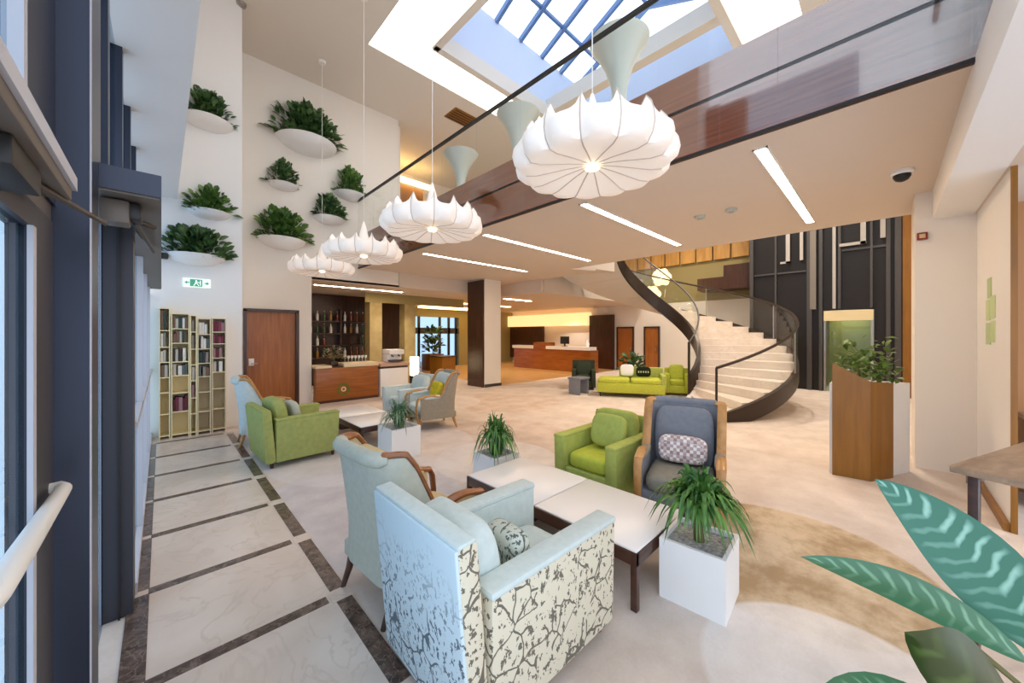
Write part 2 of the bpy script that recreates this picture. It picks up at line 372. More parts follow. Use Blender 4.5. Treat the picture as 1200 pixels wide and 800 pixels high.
    def grid(s, rows, smooth=True, uvs=None, close=False):
        n = len(rows[0]); vs = [p for r in rows for p in r]; fs = []
        for i in range(len(rows) - 1):
            for j in range(n if close else n - 1):
                k = (j + 1) % n
                fs.append((i * n + j, i * n + k, (i + 1) * n + k, (i + 1) * n + j))
        return s.add(vs, fs, smooth, uvs)
    def leaf(s, p0, p1, p2, w, nrm, n=8, fold=.25, wmax=.45, tipw=0.0, thick=0):
        """leaf blade along a bent midrib p0 -> p1 -> p2"""
        p0, p1, p2, nrm = Vector(p0), Vector(p1), Vector(p2), Vector(nrm)
        rows = []; uv = []; L = (p2 - p0).length
        for i in range(n + 1):
            t = i / n
            p = p0 * (1 - t) ** 2 + p1 * 2 * t * (1 - t) + p2 * t * t
            d = (p1 - p0) * (1 - t) + (p2 - p1) * t
            d.normalize()
            sd = d.cross(nrm); sd.normalize(); up = sd.cross(d)
            ww = w * .5 * max(tipw, (math.sin(PI * min(1, t ** (math.log(.5) / math.log(wmax)))) ** .8 if t > 0 else .04) if t < 1 else .0) 
            rows.append([p - sd * ww + up * ww * fold, p - sd * ww * .5 + up * ww * fold * .35, p, p + sd * ww * .5 + up * ww * fold * .35, p + sd * ww + up * ww * fold])
            uv += [(t * L, -1, 0), (t * L, -.5, 0), (t * L, 0, 0), (t * L, .5, 0), (t * L, 1, 0)]
        s.grid(rows, True, uv); return s
    def build(s, name, mats, parent=None, loc=None):
        me = bpy.data.meshes.new(name)
        me.from_pydata([tuple(v) for v in s.v], [], s.f)
        if not isinstance(mats, (list, tuple)): mats = [mats]
        for m in mats: me.materials.append(m)
        me.polygons.foreach_set('material_index', s.mi)
        me.polygons.foreach_set('use_smooth', s.sm)
        if any(u != (0, 0, 0) for u in s.uv):
            at = me.attributes.new('luv', 'FLOAT_VECTOR', 'POINT')
            at.data.foreach_set('vector', [x for u in s.uv for x in u])
        me.validate(); me.update()
        if hasattr(me, 'set_sharp_from_angle'): me.set_sharp_from_angle(angle=R(42))
        o = bpy.data.objects.new(name, me); COL.objects.link(o)
        if parent: o.parent = parent
        if loc: o.location = loc
        return o

def thing(name, label, cat, loc=(0, 0, 0), rz=0, group=None):
    o = bpy.data.objects.new(name, None); COL.objects.link(o); o.empty_display_size = .1
    o.location = loc; o.rotation_euler = (0, 0, rz); o['label'] = label; o['category'] = cat
    if group: o['group'] = group
    return o
def tag(o, label, cat, group=None):
    o['label'] = label; o['category'] = cat
    if group: o['group'] = group
    return o
def struct(name, mb, mat, parent=None):
    o = mb.build(name, mat, parent)
    if not parent: o['kind'] = 'structure'
    return o
def kids(o): return [c for c in COL.objects if c.parent == o]
def dup(root, loc, rz, label, group=None, scale=None):
    def cp(o, par):
        c = o.copy(); COL.objects.link(c)
        if par: c.parent = par
        for ch in kids(o): cp(ch, c)
        return c
    r = cp(root, None); r.location = loc; r.rotation_euler = (0, 0, rz); r['label'] = label
    if group: r['group'] = group
    if scale: r.scale = scale
    return r

# ================================================================== THE SETTING
HC = 3.4      # mezzanine underside
HF = 4.1      # upper floor level
HT = 7.7      # atrium ceiling
HL = 2.99     # low ceiling by the bar and reception

# floor: carpet slab plus marble walk with dark strips
struct('floor', MB().bb(-.3, 20, -4, 20, -.2, 0), M['carpet'])
mw = MB(); mw.bb(-.06, .78, -1.5, 8.2, 0, .004)
walk = struct('floor_marble', mw, M['marble'])
st = MB()
ys = [.66 + .877 * k for k in range(9)]
for i in range(len(ys)):
    y1 = ys[i]
    st.bb(-.06, .74, y1 - .035, y1 + .035, .004, .0075)
    if i + 1 < len(ys):
        st.bb(.775, .865, y1 + .06, ys[i + 1] - .06, .0, .0075)
        st.bb(-.15, -.055, y1 + .03, ys[i + 1] - .03, .0, .0075)
struct('trim_1', st, M['emperador'])
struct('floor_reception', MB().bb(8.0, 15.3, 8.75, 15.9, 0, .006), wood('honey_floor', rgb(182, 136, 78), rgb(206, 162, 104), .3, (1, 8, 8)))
cs = MB()
for y1 in ys: cs.bb(.755, .875, y1 - .06, y1 + .06, 0, .007); cs.bb(-.15, -.055, y1 - .03, y1 + .03, 0, .007)
struct('trim_2', cs, M['marble'])

# back of the atrium: pier with the bookshelf, then the planted wall
struct('wall_pier', MB().bb(-.4, 1.06, 8.2, 9.9, 0, HT), M['wall_cool'])
wb = MB()
wb.bb(1.06, 1.26, 9.6, 9.85, 0, HL); wb.bb(2.32, 2.59, 9.6, 9.85, 0, HL); wb.bb(1.26, 2.32, 9.6, 9.85, 2.2, HL)
wb.bb(1.06, 4.82, 9.6, 9.85, HL, HT)
struct('wall_back', wb, M['wall'])
d = MB(); d.bb(1.32, 2.26, 9.66, 9.72, 0, 2.16); door1 = struct('door_1', d, M['wood_door'])
f = MB(); f.bb(1.26, 1.32, 9.57, 9.8, 0, 2.2); f.bb(2.26, 2.32, 9.57, 9.8, 0, 2.2); f.bb(1.26, 2.32, 9.57, 9.8, 2.16, 2.22)
f.build('door_frame', M['wood_dark'], door1)
MB().box((1.41, 9.65, 1.05), (.10, .03, .16), .008).build('lock_plate', M['white_gloss'], door1)
h = MB(); h.tube([(1.41, 9.65, 1.02), (1.41, 9.59, 1.02), (1.52, 9.59, 1.02)], .011); h.build('door_handle', M['steel'], door1)

# ceiling of the atrium with the luminous ring round the skylight
c = MB()
SX0, SX1, SY0, SY1 = 4.1, 9.3, 2.12, 6.62       # opening
RX0, RX1, RY0, RY1 = 3.1, 10.2, 1.12, 7.52      # outer edge of the lit ring
c.bb(-.4, RX0, -2.5, 13, HT, HT + .2); c.bb(RX1, 16, -2.5, 13, HT, HT + .2)
c.bb(RX0, RX1, -2.5, RY0, HT, HT + .2); c.bb(RX0, RX1, RY1, 13, HT, HT + .2)
struct('ceiling', c, M['ceil'])
rg = MB()
z0 = HT + .02
rg.bb(RX0, SX0, RY0, RY1, z0, z0 + .1); rg.bb(SX1, RX1, RY0, RY1, z0, z0 + .1); rg.bb(SX0, SX1, RY0, SY0, z0, z0 + .1); rg.bb(SX0, SX1, SY1, RY1, z0, z0 + .1)
ring = struct('ceiling_light_ring', rg, M['ring'])
lip = MB()
for (x0, x1, y0, y1) in ((SX0 - .04, SX0 + .12, SY0, SY1), (SX1 - .12, SX1 + .04, SY0, SY1), (SX0, SX1, SY0 - .04, SY0 + .12), (SX0, SX1, SY1 - .12, SY1 + .04)):
    lip.bb(x0, x1, y0, y1, HT - .06, HT + .3)
lip.bb(7.72, 7.98, SY0, SY1, HT + .1, HT + .5)
struct('trim_3', lip, M['ceil'])
rv = MB(); zr = 9.3
rv.bb(SX0 - .1, SX0, SY0 - .1, SY1 + .1, HT + .2, zr); rv.bb(SX1, SX1 + .1, SY0 - .1, SY1 + .1, HT + .2, zr)
rv.bb(SX0, SX1, SY0 - .1, SY0, HT + .2, zr); rv.bb(SX0, SX1, SY1, SY1 + .1, HT + .2, zr)
struct('wall_skylight', rv, M['sky_wall'])
sky = MB()
ym = (SY0 + SY1) / 2; zt = zr + 1.0
for ya, yb in ((SY0, ym), (SY1, ym)):
    sky.add([(SX0, ya, zr + .08), (SX1, ya, zr + .08), (SX1, yb, zt + .08), (SX0, yb, zt + .08)], [(0, 1, 2, 3)])
win1 = struct('window_1', sky, M['glass_win'])
n = 7
for k in range(n):
    x = SX0 + .1 + (SX1 - SX0 - .2) * k / (n - 1)
    rb = MB()
    for ya in (SY0, SY1):
        rb.tube([(x, ya, zr - .02), (x, ym, zt - .02)], .085, 4, flat=(.7, 1))
    rb.build('rafter', M['rafter'], win1)
for yy, zz in ((SY0 + .75, zr + .34), (SY1 - .75, zr + .34), (ym, zt)):
    MB().tube([(SX0, yy, zz), (SX1, yy, zz)], .05, 4).build('purlin', M['rafter'], win1)

# mezzanine: slab, fascia, beam
PX = 3.75
slab = MB()
slab.prism([(PX, -.385), (7.85, -.385), (7.85, 5.9), (8.62, 5.55), (9.32, 5.42), (8.62, 7.3), (8.9, 7.6), (15.6, 7.6), (15.6, 9.6), (PX, 9.6)][::1], HC + .05, HF)
slab.bb(PX, 15.6, 9.6, 13, HC + .05, HF)
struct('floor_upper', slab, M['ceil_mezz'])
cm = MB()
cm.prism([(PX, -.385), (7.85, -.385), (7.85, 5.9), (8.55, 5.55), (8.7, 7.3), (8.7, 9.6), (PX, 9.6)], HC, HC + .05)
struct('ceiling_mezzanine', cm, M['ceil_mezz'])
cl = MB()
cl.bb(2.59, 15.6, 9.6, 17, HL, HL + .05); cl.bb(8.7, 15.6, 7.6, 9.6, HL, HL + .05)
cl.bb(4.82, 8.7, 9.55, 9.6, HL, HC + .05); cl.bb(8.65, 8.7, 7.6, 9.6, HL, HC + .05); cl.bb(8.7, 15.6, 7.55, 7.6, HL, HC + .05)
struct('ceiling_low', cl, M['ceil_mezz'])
fa = MB()
def fascia(mb, z0, z1, off):
    mb.bb(PX - off, PX, -.385 - off, 9.6, z0, z1); mb.bb(.4, PX, -.385 - off, -.385, z0, z1) if False else None
fa.bb(PX - .06, PX, -.385, 9.58, HC - .02, HC + .44)
fa.bb(PX - .02, PX + .06, -.385, 9.58, HC + .50, HC + .84)
fa.bb(1.2, PX - .06, -.445, -.385, HC, HC + .44); fa.bb(1.2, PX, -.47, -.41, HC + .5, HC + .84)
struct('trim_4', fa, M['wood_red'])
gv = MB(); gv.bb(PX - .01, PX + .05, -.385, 9.58, HC + .44, HC + .50); gv.bb(1.2, PX, -.44, -.40, HC + .44, HC + .5)
gv.bb(PX - .075, PX - .04, -.385, 9.58, HC - .035, HC - .005)
struct('trim_5', gv, M['groove'])

# glass balustrade of the mezzanine
bal = thing('glass_balustrade', 'long frameless glass balustrade with thin dark handrail along the mezzanine edge', 'balustrade', (PX - .05, 4.6, HC + .3))
def local(o, mb):
    inv = Matrix.Translation(-Vector(o.location)); mb.v = [inv @ v for v in mb.v]; return mb
yy = [-.38, .63, 1.63, 2.63, 3.63, 4.63, 5.63, 6.63, 7.63, 8.6, 9.56]
for a, b_ in zip(yy[:-1], yy[1:]):
    local(bal, MB().bb(PX - .085, PX - .07, a + .004, b_ - .004, HC + .02, 5.1)).build('glass_panel', M['glass'], bal)
local(bal, MB().bb(PX - .10, PX - .055, -.38, 9.56, 5.1, 5.14)).build('handrail', M['black'], bal)
bal2 = thing('glass_balustrade', 'short return of the glass balustrade over the white beam at top right', 'balustrade', (2.4, -.36, HC + .3))
for a, b_ in ((1.2, 2.45), (2.45, PX - .13)):
    local(bal2, MB().bb(a + .004, b_ - .004, -.375, -.36, HC + .02, 5.1)).build('glass_panel', M['glass'], bal2)
local(bal2, MB().bb(1.2, PX - .13, -.39, -.345, 5.1, 5.14)).build('handrail', M['black'], bal2)

# right hand side: beam, low ceiling, white pier
bmx = MB(); bmx.bb(1.2, 6.75, -.70, -.385, 3.05, HC)
struct('beam', bmx, M['wall_cool'])
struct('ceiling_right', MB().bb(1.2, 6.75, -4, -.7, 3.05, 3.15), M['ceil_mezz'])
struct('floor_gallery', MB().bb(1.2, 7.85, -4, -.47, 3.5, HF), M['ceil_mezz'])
struct('wall_right', MB().bb(6.75, 7.7, -.74, -.24, 0, HT), M['wall'])
struct('wall_right_far', MB().bb(7.7, 14.3, -1.0, -.745, 0, HT), M['wall'])
struct('trim_26', MB().bb(5.08, 5.098, -.75, -.715, 0, 3.05), M['wood_panel'])
struct('wall_return', MB().bb(5.1, 6.75, -.74, -.72, 0, 3.05), M['wall_cool'])
struct('baseboard_right', MB().bb(5.1, 6.7, -.715, -.68, 0, .07), M['wood_panel'])
struct('wall_alcove', MB().bb(6.5, 6.7, -4, -.745, 0, 3.05), M['brownwall'])
# far walls
struct('wall_far', MB().bb(15.5, 15.7, -1, 17, 0, HL), M['wall'])
struct('wall_far_upper', MB().bb(15.5, 15.7, -1, 13, HL, HT), M['olive'])
struct('wall_end', MB().bb(2.59, 6.9, 13.0, 13.2, 0, HL), M['wood_dark'])
struct('wall_bar_side', MB().bb(2.39, 2.585, 9.86, 13, 0, HL), M['wood_dark'])
wf = MB(); wf.bb(11.5, 15.6, 16, 16.2, 0, HL); wf.bb(8.5, 11.5, 16, 16.2, 2.55, HL); wf.bb(6.8, 6.9, 13.2, 16.2, 0, HL); wf.bb(6.9, 8.5, 16, 16.2, 0, HL)
struct('wall_lounge', wf, M['olive'])
struct('wall_upper_back', MB().bb(4.82, 15.6, 12.6, 12.8, HF, HT), M['wall'])
struct('wall_corridor', MB().bb(4.82, 5.0, 9.85, 12.6, HF, HT), M['wall'])
# cove strips and dark shelves in the upper corridor
sh = MB(); sh.bb(5.2, 7.0, 12.0, 12.55, HF, 7.0); struct('trim_6', sh, M['wood_panel'])
tag(MB().bb(5.05, 7.2, 11.7, 11.95, 7.05, 7.15).build('ceiling_light', M['cove']), 'warm light strip at the upper corridor beyond the planted wall', 'light')

# column by the bar, wood on one side
pc = MB(); pc.bb(7.26, 7.95, 8.75, 9.54, 0, HC)
struct('column', pc, M['wall'])
struct('trim_7', MB().bb(7.2, 7.26, 8.76, 9.54, 0, HC - .04), M['wood_dark'])
struct('baseboard_column', MB().bb(7.26, 7.97, 8.73, 8.75, 0, .09), M['steel_dark'])

# ------------------------------------------------------------------ facade on the left
# nearest column
col1 = MB(); col1.bb(-.345, -.20, 2.2, 2.42, 0, 6)
struct('trim_8', col1, M['alu_blue'])
struct('trim_9', MB().bb(-.204, -.199, 2.19, 2.20, 0, 6), M['alu_light'])
# column beside the first
struct('trim_10', MB().bb(-.25, -.12, 3.1, 3.3, 0, 2.3), M['alu_dark'])
struct('trim_11', MB().bb(-.255, -.245, 3.09, 3.1, 0, 2.3), M['alu_light'])
struct('trim_12', MB().bb(-.18, -.172, 3.08, 3.1, 0, 2.3), M['black'])
# header over the doors
hb = MB(); hb.bb(-.34, .0, 2.42, 7.2, 2.305, 2.41)
struct('trim_13', hb, M['alu_blue'])
struct('trim_14', MB().bb(-.33, -.005, 2.43, 7.19, 2.295, 2.305), M['alu_taupe'])
# glazing under the header
w2 = MB(); w2.bb(-.155, -.145, 3.3, 8.2, .08, 2.3)
win2 = struct('window_2', w2, M['glass_tint'])
for y in (4.3, 5.5, 6.9):
    MB().bb(-.19, -.11, y - .03, y + .03, .08, 2.3).build('mullion', M['alu_light'], win2)
MB().bb(-.19, -.11, 3.3, 8.2, 0, .08).build('sill', M['alu_light'], win2)
MB().bb(-.19, -.11, 3.3, 8.2, 1.05, 1.10).build('transom', M['alu_light'], win2)
w3 = MB(); w3.bb(-.25, -.24, 2.42, 3.09, .0, 2.3); struct('window_3', w3, M['glass_tint'])
# upper glazing
w4 = MB(); w4.bb(-.27, -.26, 2.42, 8.2, 2.41, 3.9)
win4 = struct('window_4', w4, M['glass_tint'])
for y in (2.75, 3.2, 4.26, 5.29, 6.35, 7.4):
    MB().bb(-.36, -.22, y - .10, y, 2.41, 3.9).build('mullion', M['alu_blue'], win4)
MB().bb(-.36, -.22, 2.42, 8.2, 2.41, 2.46).build('sill', M['alu_light'], win4)
struct('ceiling_soffit', MB().bb(-.45, .19, 2.45, 8.2, 3.9, HT), M['wall_cool'])
# near entrance door
dr = MB(); dr.bb(-.315, -.30, .3, 1.82, .1, 1.98)
door2 = struct('door_2', dr, M['glass_tint'])
s_ = MB(); s_.bb(-.335, -.285, 1.82, 2.12, 0, 2.06); s_.bb(-.335, -.285, .3, 1.82, 1.98, 2.06); s_.bb(-.335, -.285, .3, 1.82, 0, .1)
s_.build('door_frame', M['alu_dark'], door2)
s2 = MB(); s2.bb(-.29, -.278, 1.79, 1.83, .1, 1.98); s2.build('seal', M['alu_light'], door2)
ph = MB(); ph.tube([(-.29, 2.06, 1.105), (-.262, 2.06, 1.105), (-.25, 2.03, 1.105), (-.25, 1.97, 1.105), (-.252, 1.5, 1.105), (-.255, 1.3, 1.10), (-.275, 1.24, 1.08), (-.30, 1.24, 1.07)], [.018, .02, .021, .022, .026, .026, .024, .022], 12)
ph.build('push_bar', M['white_bar'], door2)
w5 = MB(); w5.bb(-.33, -.32, .3, 2.2, 2.14, 6); win5 = struct('window_5', w5, M['glass_tint'])
MB().bb(-.36, -.29, 1.76, 1.80, 2.14, 6).build('mullion', M['alu_light'], win5)
MB().bb(-.36, -.29, 1.80, 2.2, 2.14, 6).build('panel', M['alu_blue'], win5)
MB().bb(-.36, -.30, .3, 2.2, 2.062, 2.14).build('transom', M['alu_taupe'], win5)
op = thing('door_operator', 'dark automatic door operator box with pale edge above the near glass door', 'door operator', (-.25, 1.0, 2.1))
local(op, MB().bb(-.36, -.2, .3, 1.76, 2.065, 2.135, .004)).build('housing', M['alu_taupe'], op)
local(op, MB().bb(-.205, -.19, .3, 1.77, 2.10, 2.14)).build('edge_strip', M['alu_light'], op)
local(op, MB().bb(-.34, -.22, 1.25, 1.5, 2.0, 2.064, .005)).build('motor_box', M['black'], op)
local(op, MB().tube([(-.28, 1.3, 2.03), (-.16, 2.15, 2.09)], .010, 6)).build('slide_arm', M['rail'], op)
dc = thing('door_closer', 'dark door closer with folding arm under the entrance header', 'door closer', (-.1, 2.62, 2.29))
local(dc, MB().box((-.16, 2.58, 2.235), (.10, .12, .11), .01)).build('body', M['alu_taupe'], dc)
local(dc, MB().box((-.10, 2.62, 2.25), (.06, .16, .08), .01)).build('spindle_block', M['black'], dc)
a_ = MB(); a_.tube([(-.10, 2.62, 2.22), (-.03, 2.75, 2.23)], .014, 6); a_.tube([(-.10, 2.66, 2.22), (-.045, 3.75, 2.26)], .014, 6); local(dc, a_).build('arm', M['black'], dc)

# ================================================================== LIFTS AND FAR SIDE
LX = 14.0
lw = MB(); lw.bb(LX + .02, LX + .3, 1.3, 3.15, 0, HT); lw.bb(LX + .02, LX + .3, -.74, .25, 0, HT); lw.bb(LX + .02, LX + .3, .25, 1.3, 2.35, HT)
struct('wall_lift', lw, plain('dark_shaft_panel', rgb(34, 30, 29), .35, spec=.3))
lm = MB()
for y, w_, za in ((3.1, .10, 0), (2.45, .05, 0), (1.62, .12, 0), (1.36, .08, 0), (.95, .06, 2.4), (.30, .05, 2.4), (-.02, .08, 0), (-.2, .12, 0)):
    lm.bb(LX - .06, LX + .02, y - w_ / 2, y + w_ / 2, za, HT)
lm.bb(LX - .03, LX + .02, .0, .9, 4.02, 4.08); lm.bb(LX - .03, LX + .02, 1.7, 3.1, 3.55, 3.6)
struct('trim_15', lm, M['steel_dark'])
lp = MB()
for y, za, zb, w_ in ((2.13, 3.85, 6.6, .10), (1.80, 3.9, 6.6, .08), (.46, 4.15, 6.8, .11), (.08, 4.25, 6.8, .10), (1.06, 2.4, 6.8, .07)):
    lp.bb(LX - .12, LX - .07, y - w_ / 2, y + w_ / 2, za, zb)
lp.bb(LX - .12, LX - .07, .40, .95, 4.15, 4.23); lp.bb(LX - .12, LX - .07, 2.08, 2.32, 3.85, 3.91)
struct('trim_16', lp, plain('pale_lift_guide', rgb(170, 164, 158), .4))
struct('trim_28', MB().bb(LX - .11, LX - .06, 1.46, 1.60, 2.4, 5.1), plain('grey_lift_column', rgb(120, 112, 102), .4))
struct('trim_17', MB().bb(LX - .04, LX + .05, -.74, -.28, 0, HT), M['wood_panel'])
lf = thing('lift_door', 'green glass lift door in a steel frame with cream header', 'lift door', (LX, .78, 0))
MB().bb(-.06, .0, -.52, -.47, 0, 2.05).build('jamb', M['steel'], lf); MB().bb(-.06, .0, .47, .51, 0, 2.05).build('jamb', M['steel'], lf)
MB().bb(-.07, .015, -.52, .51, 2.05, 2.34).build('header_panel', plain('cream_header', rgb(222, 204, 160), .5), lf)
MB().bb(.0, .03, -.47, .16, 0, 2.05).build('door_leaf', M['glass_green'], lf); MB().bb(.035, .06, .16, .47, 0, 2.05).build('door_leaf', M['glass_green'], lf)
MB().bb(1.2, 1.26, -.5, .5, 0, 2.3).build('car_back', plain('lift_car_green', rgb(150, 154, 116), .5), lf)
MB().bb(.3, 1.1, -.4, .4, 2.2, 2.24).build('car_fill_panel', M['lantern'], lf)  # unseen glowing panel added to brighten the lift car

# upper far wall: slatted gold panel over the stair
gp = MB()
for k in range(12):
    y = 3.5 + k * .62
    gp.bb(15.4, 15.5, y, y + .56, 4.55, 5.6)
struct('trim_18', gp, M['gold_panel'])
struct('trim_19', MB().bb(15.38, 15.5, 3.3, 11, 5.6, 7.0), M['wood_dark'])
ub = MB(); ub.bb(14.6, 15.5, 3.2, 5.0, 3.3, 3.75); ub.bb(14.9, 15.5, 3.2, 4.2, 3.75, 4.2)
struct('trim_20', ub, M['wood_dark'])
struct('trim_21', MB().bb(14.9, 15.5, 3.16, 3.3, 0, HT), M['pilaster'])

# doors in the far wall
for i, (ya, yb) in enumerate(((8.07, 8.8), (6.88, 7.46))):
    d = MB(); d.bb(15.44, 15.48, ya, yb, 0, 1.95); o = struct('door_%d' % (i + 3), d, M['wood_door'])
    f = MB(); f.bb(15.40, 15.5, ya - .06, ya, 0, 2.0); f.bb(15.40, 15.5, yb, yb + .06, 0, 2.0); f.bb(15.40, 15.5, ya - .06, yb + .06, 1.95, 2.01); f.build('door_frame', M['wood_dark'], o)
    MB().box((15.42, ya + .1, 1.0), (.03, .04, .12)).build('door_handle', M['steel'], o)

# reception
struct('wall_reception', MB().bb(15.3, 15.48, 9.0, 10.3, 0, 2.6), M['wood_dark'])
cn = MB(); cn.bb(15.1, 15.48, 10.3, 16, 2.12, 2.75)
tag(cn.build('light_cornice', M['cornice']), 'long glowing yellow light cornice above the reception desk', 'light')
nb = MB(); nb.bb(15.3, 15.48, 13.4, 16, .3, 2.12)
struct('trim_22', nb, M['wood_dark'])
for k, y in enumerate((14.3,)):
    MB().bb(15.2, 15.3, 13.9, 14.9, .9, 2.05)
rd = thing('reception_desk', 'long wooden reception desk with white worktop below the glowing cornice', 'reception desk', (13.3, 10.9, 0))
MB().bb(-.3, .3, -2.2, 2.4, 0, .98).build('front_panel', M['wood_bar'], rd)
MB().bb(-.38, .1, -2.25, .2, .98, 1.12).build('worktop', M['white_gloss'], rd)
MB().bb(-.38, .1, 1.0, 2.45, .98, 1.12).build('worktop', M['white_gloss'], rd)
MB().bb(-.36, .3, .2, 1.0, .98, 1.28).build('upstand', M['wood_bar'], rd)
mo = thing('computer_monitor', 'dark computer monitor on the reception desk', 'monitor', (13.2, 10.2, 1.122))
MB().box((0, 0, .28), (.04, .5, .34), .01).build('screen', M['black'], mo); MB().box((0, 0, .06), (.05, .06, .12)).build('stand', M['black'], mo); MB().box((0, 0, .008), (.16, .22, .016)).build('foot', M['black'], mo)
v = thing('flower_vase', 'small pale vase on the right end of the reception desk', 'vase', (13.15, 8.95, 1.122))
MB().lathe([(0, 0), (.07, 0), (.10, .12), (.06, .24), (.08, .3)], 14).build('body', M['white_gloss'], v)

# lounge windows beyond the bar
w6 = MB(); w6.bb(8.5, 11.5, 16.05, 16.07, 0, 2.55); win6 = struct('window_6', w6, M['glass_tint'])
for x in (8.5, 9.1, 10.3, 10.85, 11.3): MB().bb(x - .06, x + .06, 15.98, 16.05, 0, 2.55).build('mullion', M['black'], win6)
MB().bb(8.5, 11.5, 15.98, 16.05, 1.7, 2.0).build('transom', M['alu_dark'], win6)
tag(MB().bb(8.6, 12.5, 14.6, 15.2, 2.9, 2.98).build('ceiling_light', M['cove']), 'warm cove light above the far lounge windows', 'light')

# ================================================================== STAIRCASE
CX, CY, RI, RO = 9.7, 4.4, 1.05, 3.05
NS = 24; A0 = R(-135); DA = R(246 / NS); RISE = HF / NS
stair = thing('spiral_staircase', 'wide curving staircase with cream steps, dark bronze sides and glass railings', 'staircase', (CX, CY, 0))
def pol(r, a, z): return (r * math.cos(a), r * math.sin(a), z)
def innerA(a):    # the first steps flare outwards
    return a
def sa(k): return A0 + DA * k
for k in range(NS):
    mb = MB(); a, b_ = sa(k), sa(k + 1); z1 = RISE * (k + 1); z0 = max(0, z1 - RISE - .08) if k else 0
    ns = 3; vs = []
    ri, ro = RI + .05, RO - .05
    fl_ = max(0, 1 - k / 8) * R(26)       # inner ends lag, outer ends lead
    for j in range(ns + 1):
        for (r, dd) in ((ri, fl_), (ro, 0)):
            aa = a + (b_ - a) * j / ns + dd * (1 - k / 24)
            vs += [pol(r, aa, z0), pol(r, aa, z1)]
    fs = []
    for j in range(ns):
        p = 4 * j; q = p + 4
        fs += [(p + 1, p + 3, q + 3, q + 1), (p, q, q + 2, p + 2), (p, p + 1, q + 1, q), (p + 2, q + 2, q + 3, p + 3)]
    fs += [(0, 2, 3, 1), (4 * ns, 4 * ns + 1, 4 * ns + 3, 4 * ns + 2)]
    mb.add(vs, fs); mb.build('step', M['stone_step'], stair)
def helix(r0, r1, za, zb, k0, k1, n=60):
    """band between radii r0 and r1, from za below to zb above the walking line"""
    mb = MB(); rows = []
    for i in range(n + 1):
        k = k0 + (k1 - k0) * i / n; a = sa(k); zz = HF * k / NS
        lo = max(0.0, zz + za); hi = max(lo + .05, zz + zb)
        rows.append([pol(r0, a, lo), pol(r1, a, lo), pol(r1, a, hi), pol(r0, a, hi)])
    mb.grid(rows, True, close=True)
    mb.add(rows[0], [(0, 1, 2, 3)]); mb.add(rows[-1], [(3, 2, 1, 0)])
    return mb
helix(RO - .05, RO + .03, -.22, .12, -.4, NS).build('outer_stringer', M['rail'], stair)
helix(RI - .03, RI + .05, -.22, .22, 2.6, NS).build('inner_stringer', M['rail'], stair)
so = MB(); rows = []
for i in range(61):
    k = 1.5 + (NS - 1.5) * i / 60; a = sa(k); zz = max(.0, HF * k / NS - .24)
    rows.append([pol(RI, a, zz), pol(RO, a, zz)])
so.grid(rows, True); so.build('soffit', M['ceil'], stair)
helix(RO - .012, RO + .012, .12, 1.0, 0, NS).build('outer_glass', M['glass'], stair)
helix(RI - .012, RI + .012, .22, 1.0, 2.6, NS).build('inner_glass', M['glass'], stair)
def rail(r, zo, k0, k1, rad, n=60): return MB().tube([pol(r, sa(k0 + (k1 - k0) * i / n), HF * (k0 + (k1 - k0) * i / n) / NS + zo) for i in range(n + 1)], rad, 8)
rail(RO, 1.02, 0, NS, .028).build('outer_handrail', M['rail'], stair)
rail(RI, 1.02, 2.6, NS, .022).build('inner_handrail', M['steel_dark'], stair)
for k in (0, 4.2, 8.4, 12.6, 16.8): MB().tube([pol(RO, sa(k), HF * k / NS + (0 if k == 0 else .1)), pol(RO, sa(k), HF * k / NS + 1.02)], .022 if k == 0 else .014, 8).build('baluster', M['rail'] if k == 0 else M['steel'], stair)
MB().tube([pol(RI, sa(2.6), .0), pol(RI, sa(2.6), HF * 2.6 / NS + 1.02)], .03, 8).build('newel', M['rail'], stair)

# ================================================================== SEATING
def leg_mb(x, y, h, r0=.026, r1=.016, dx=0, dy=0):
    return MB().tube([(x, y, h), (x + dx * .4, y + dy * .4, h * .5), (x + dx, y + dy, 0)], [r0, (r0 + r1) / 2, r1], 8)

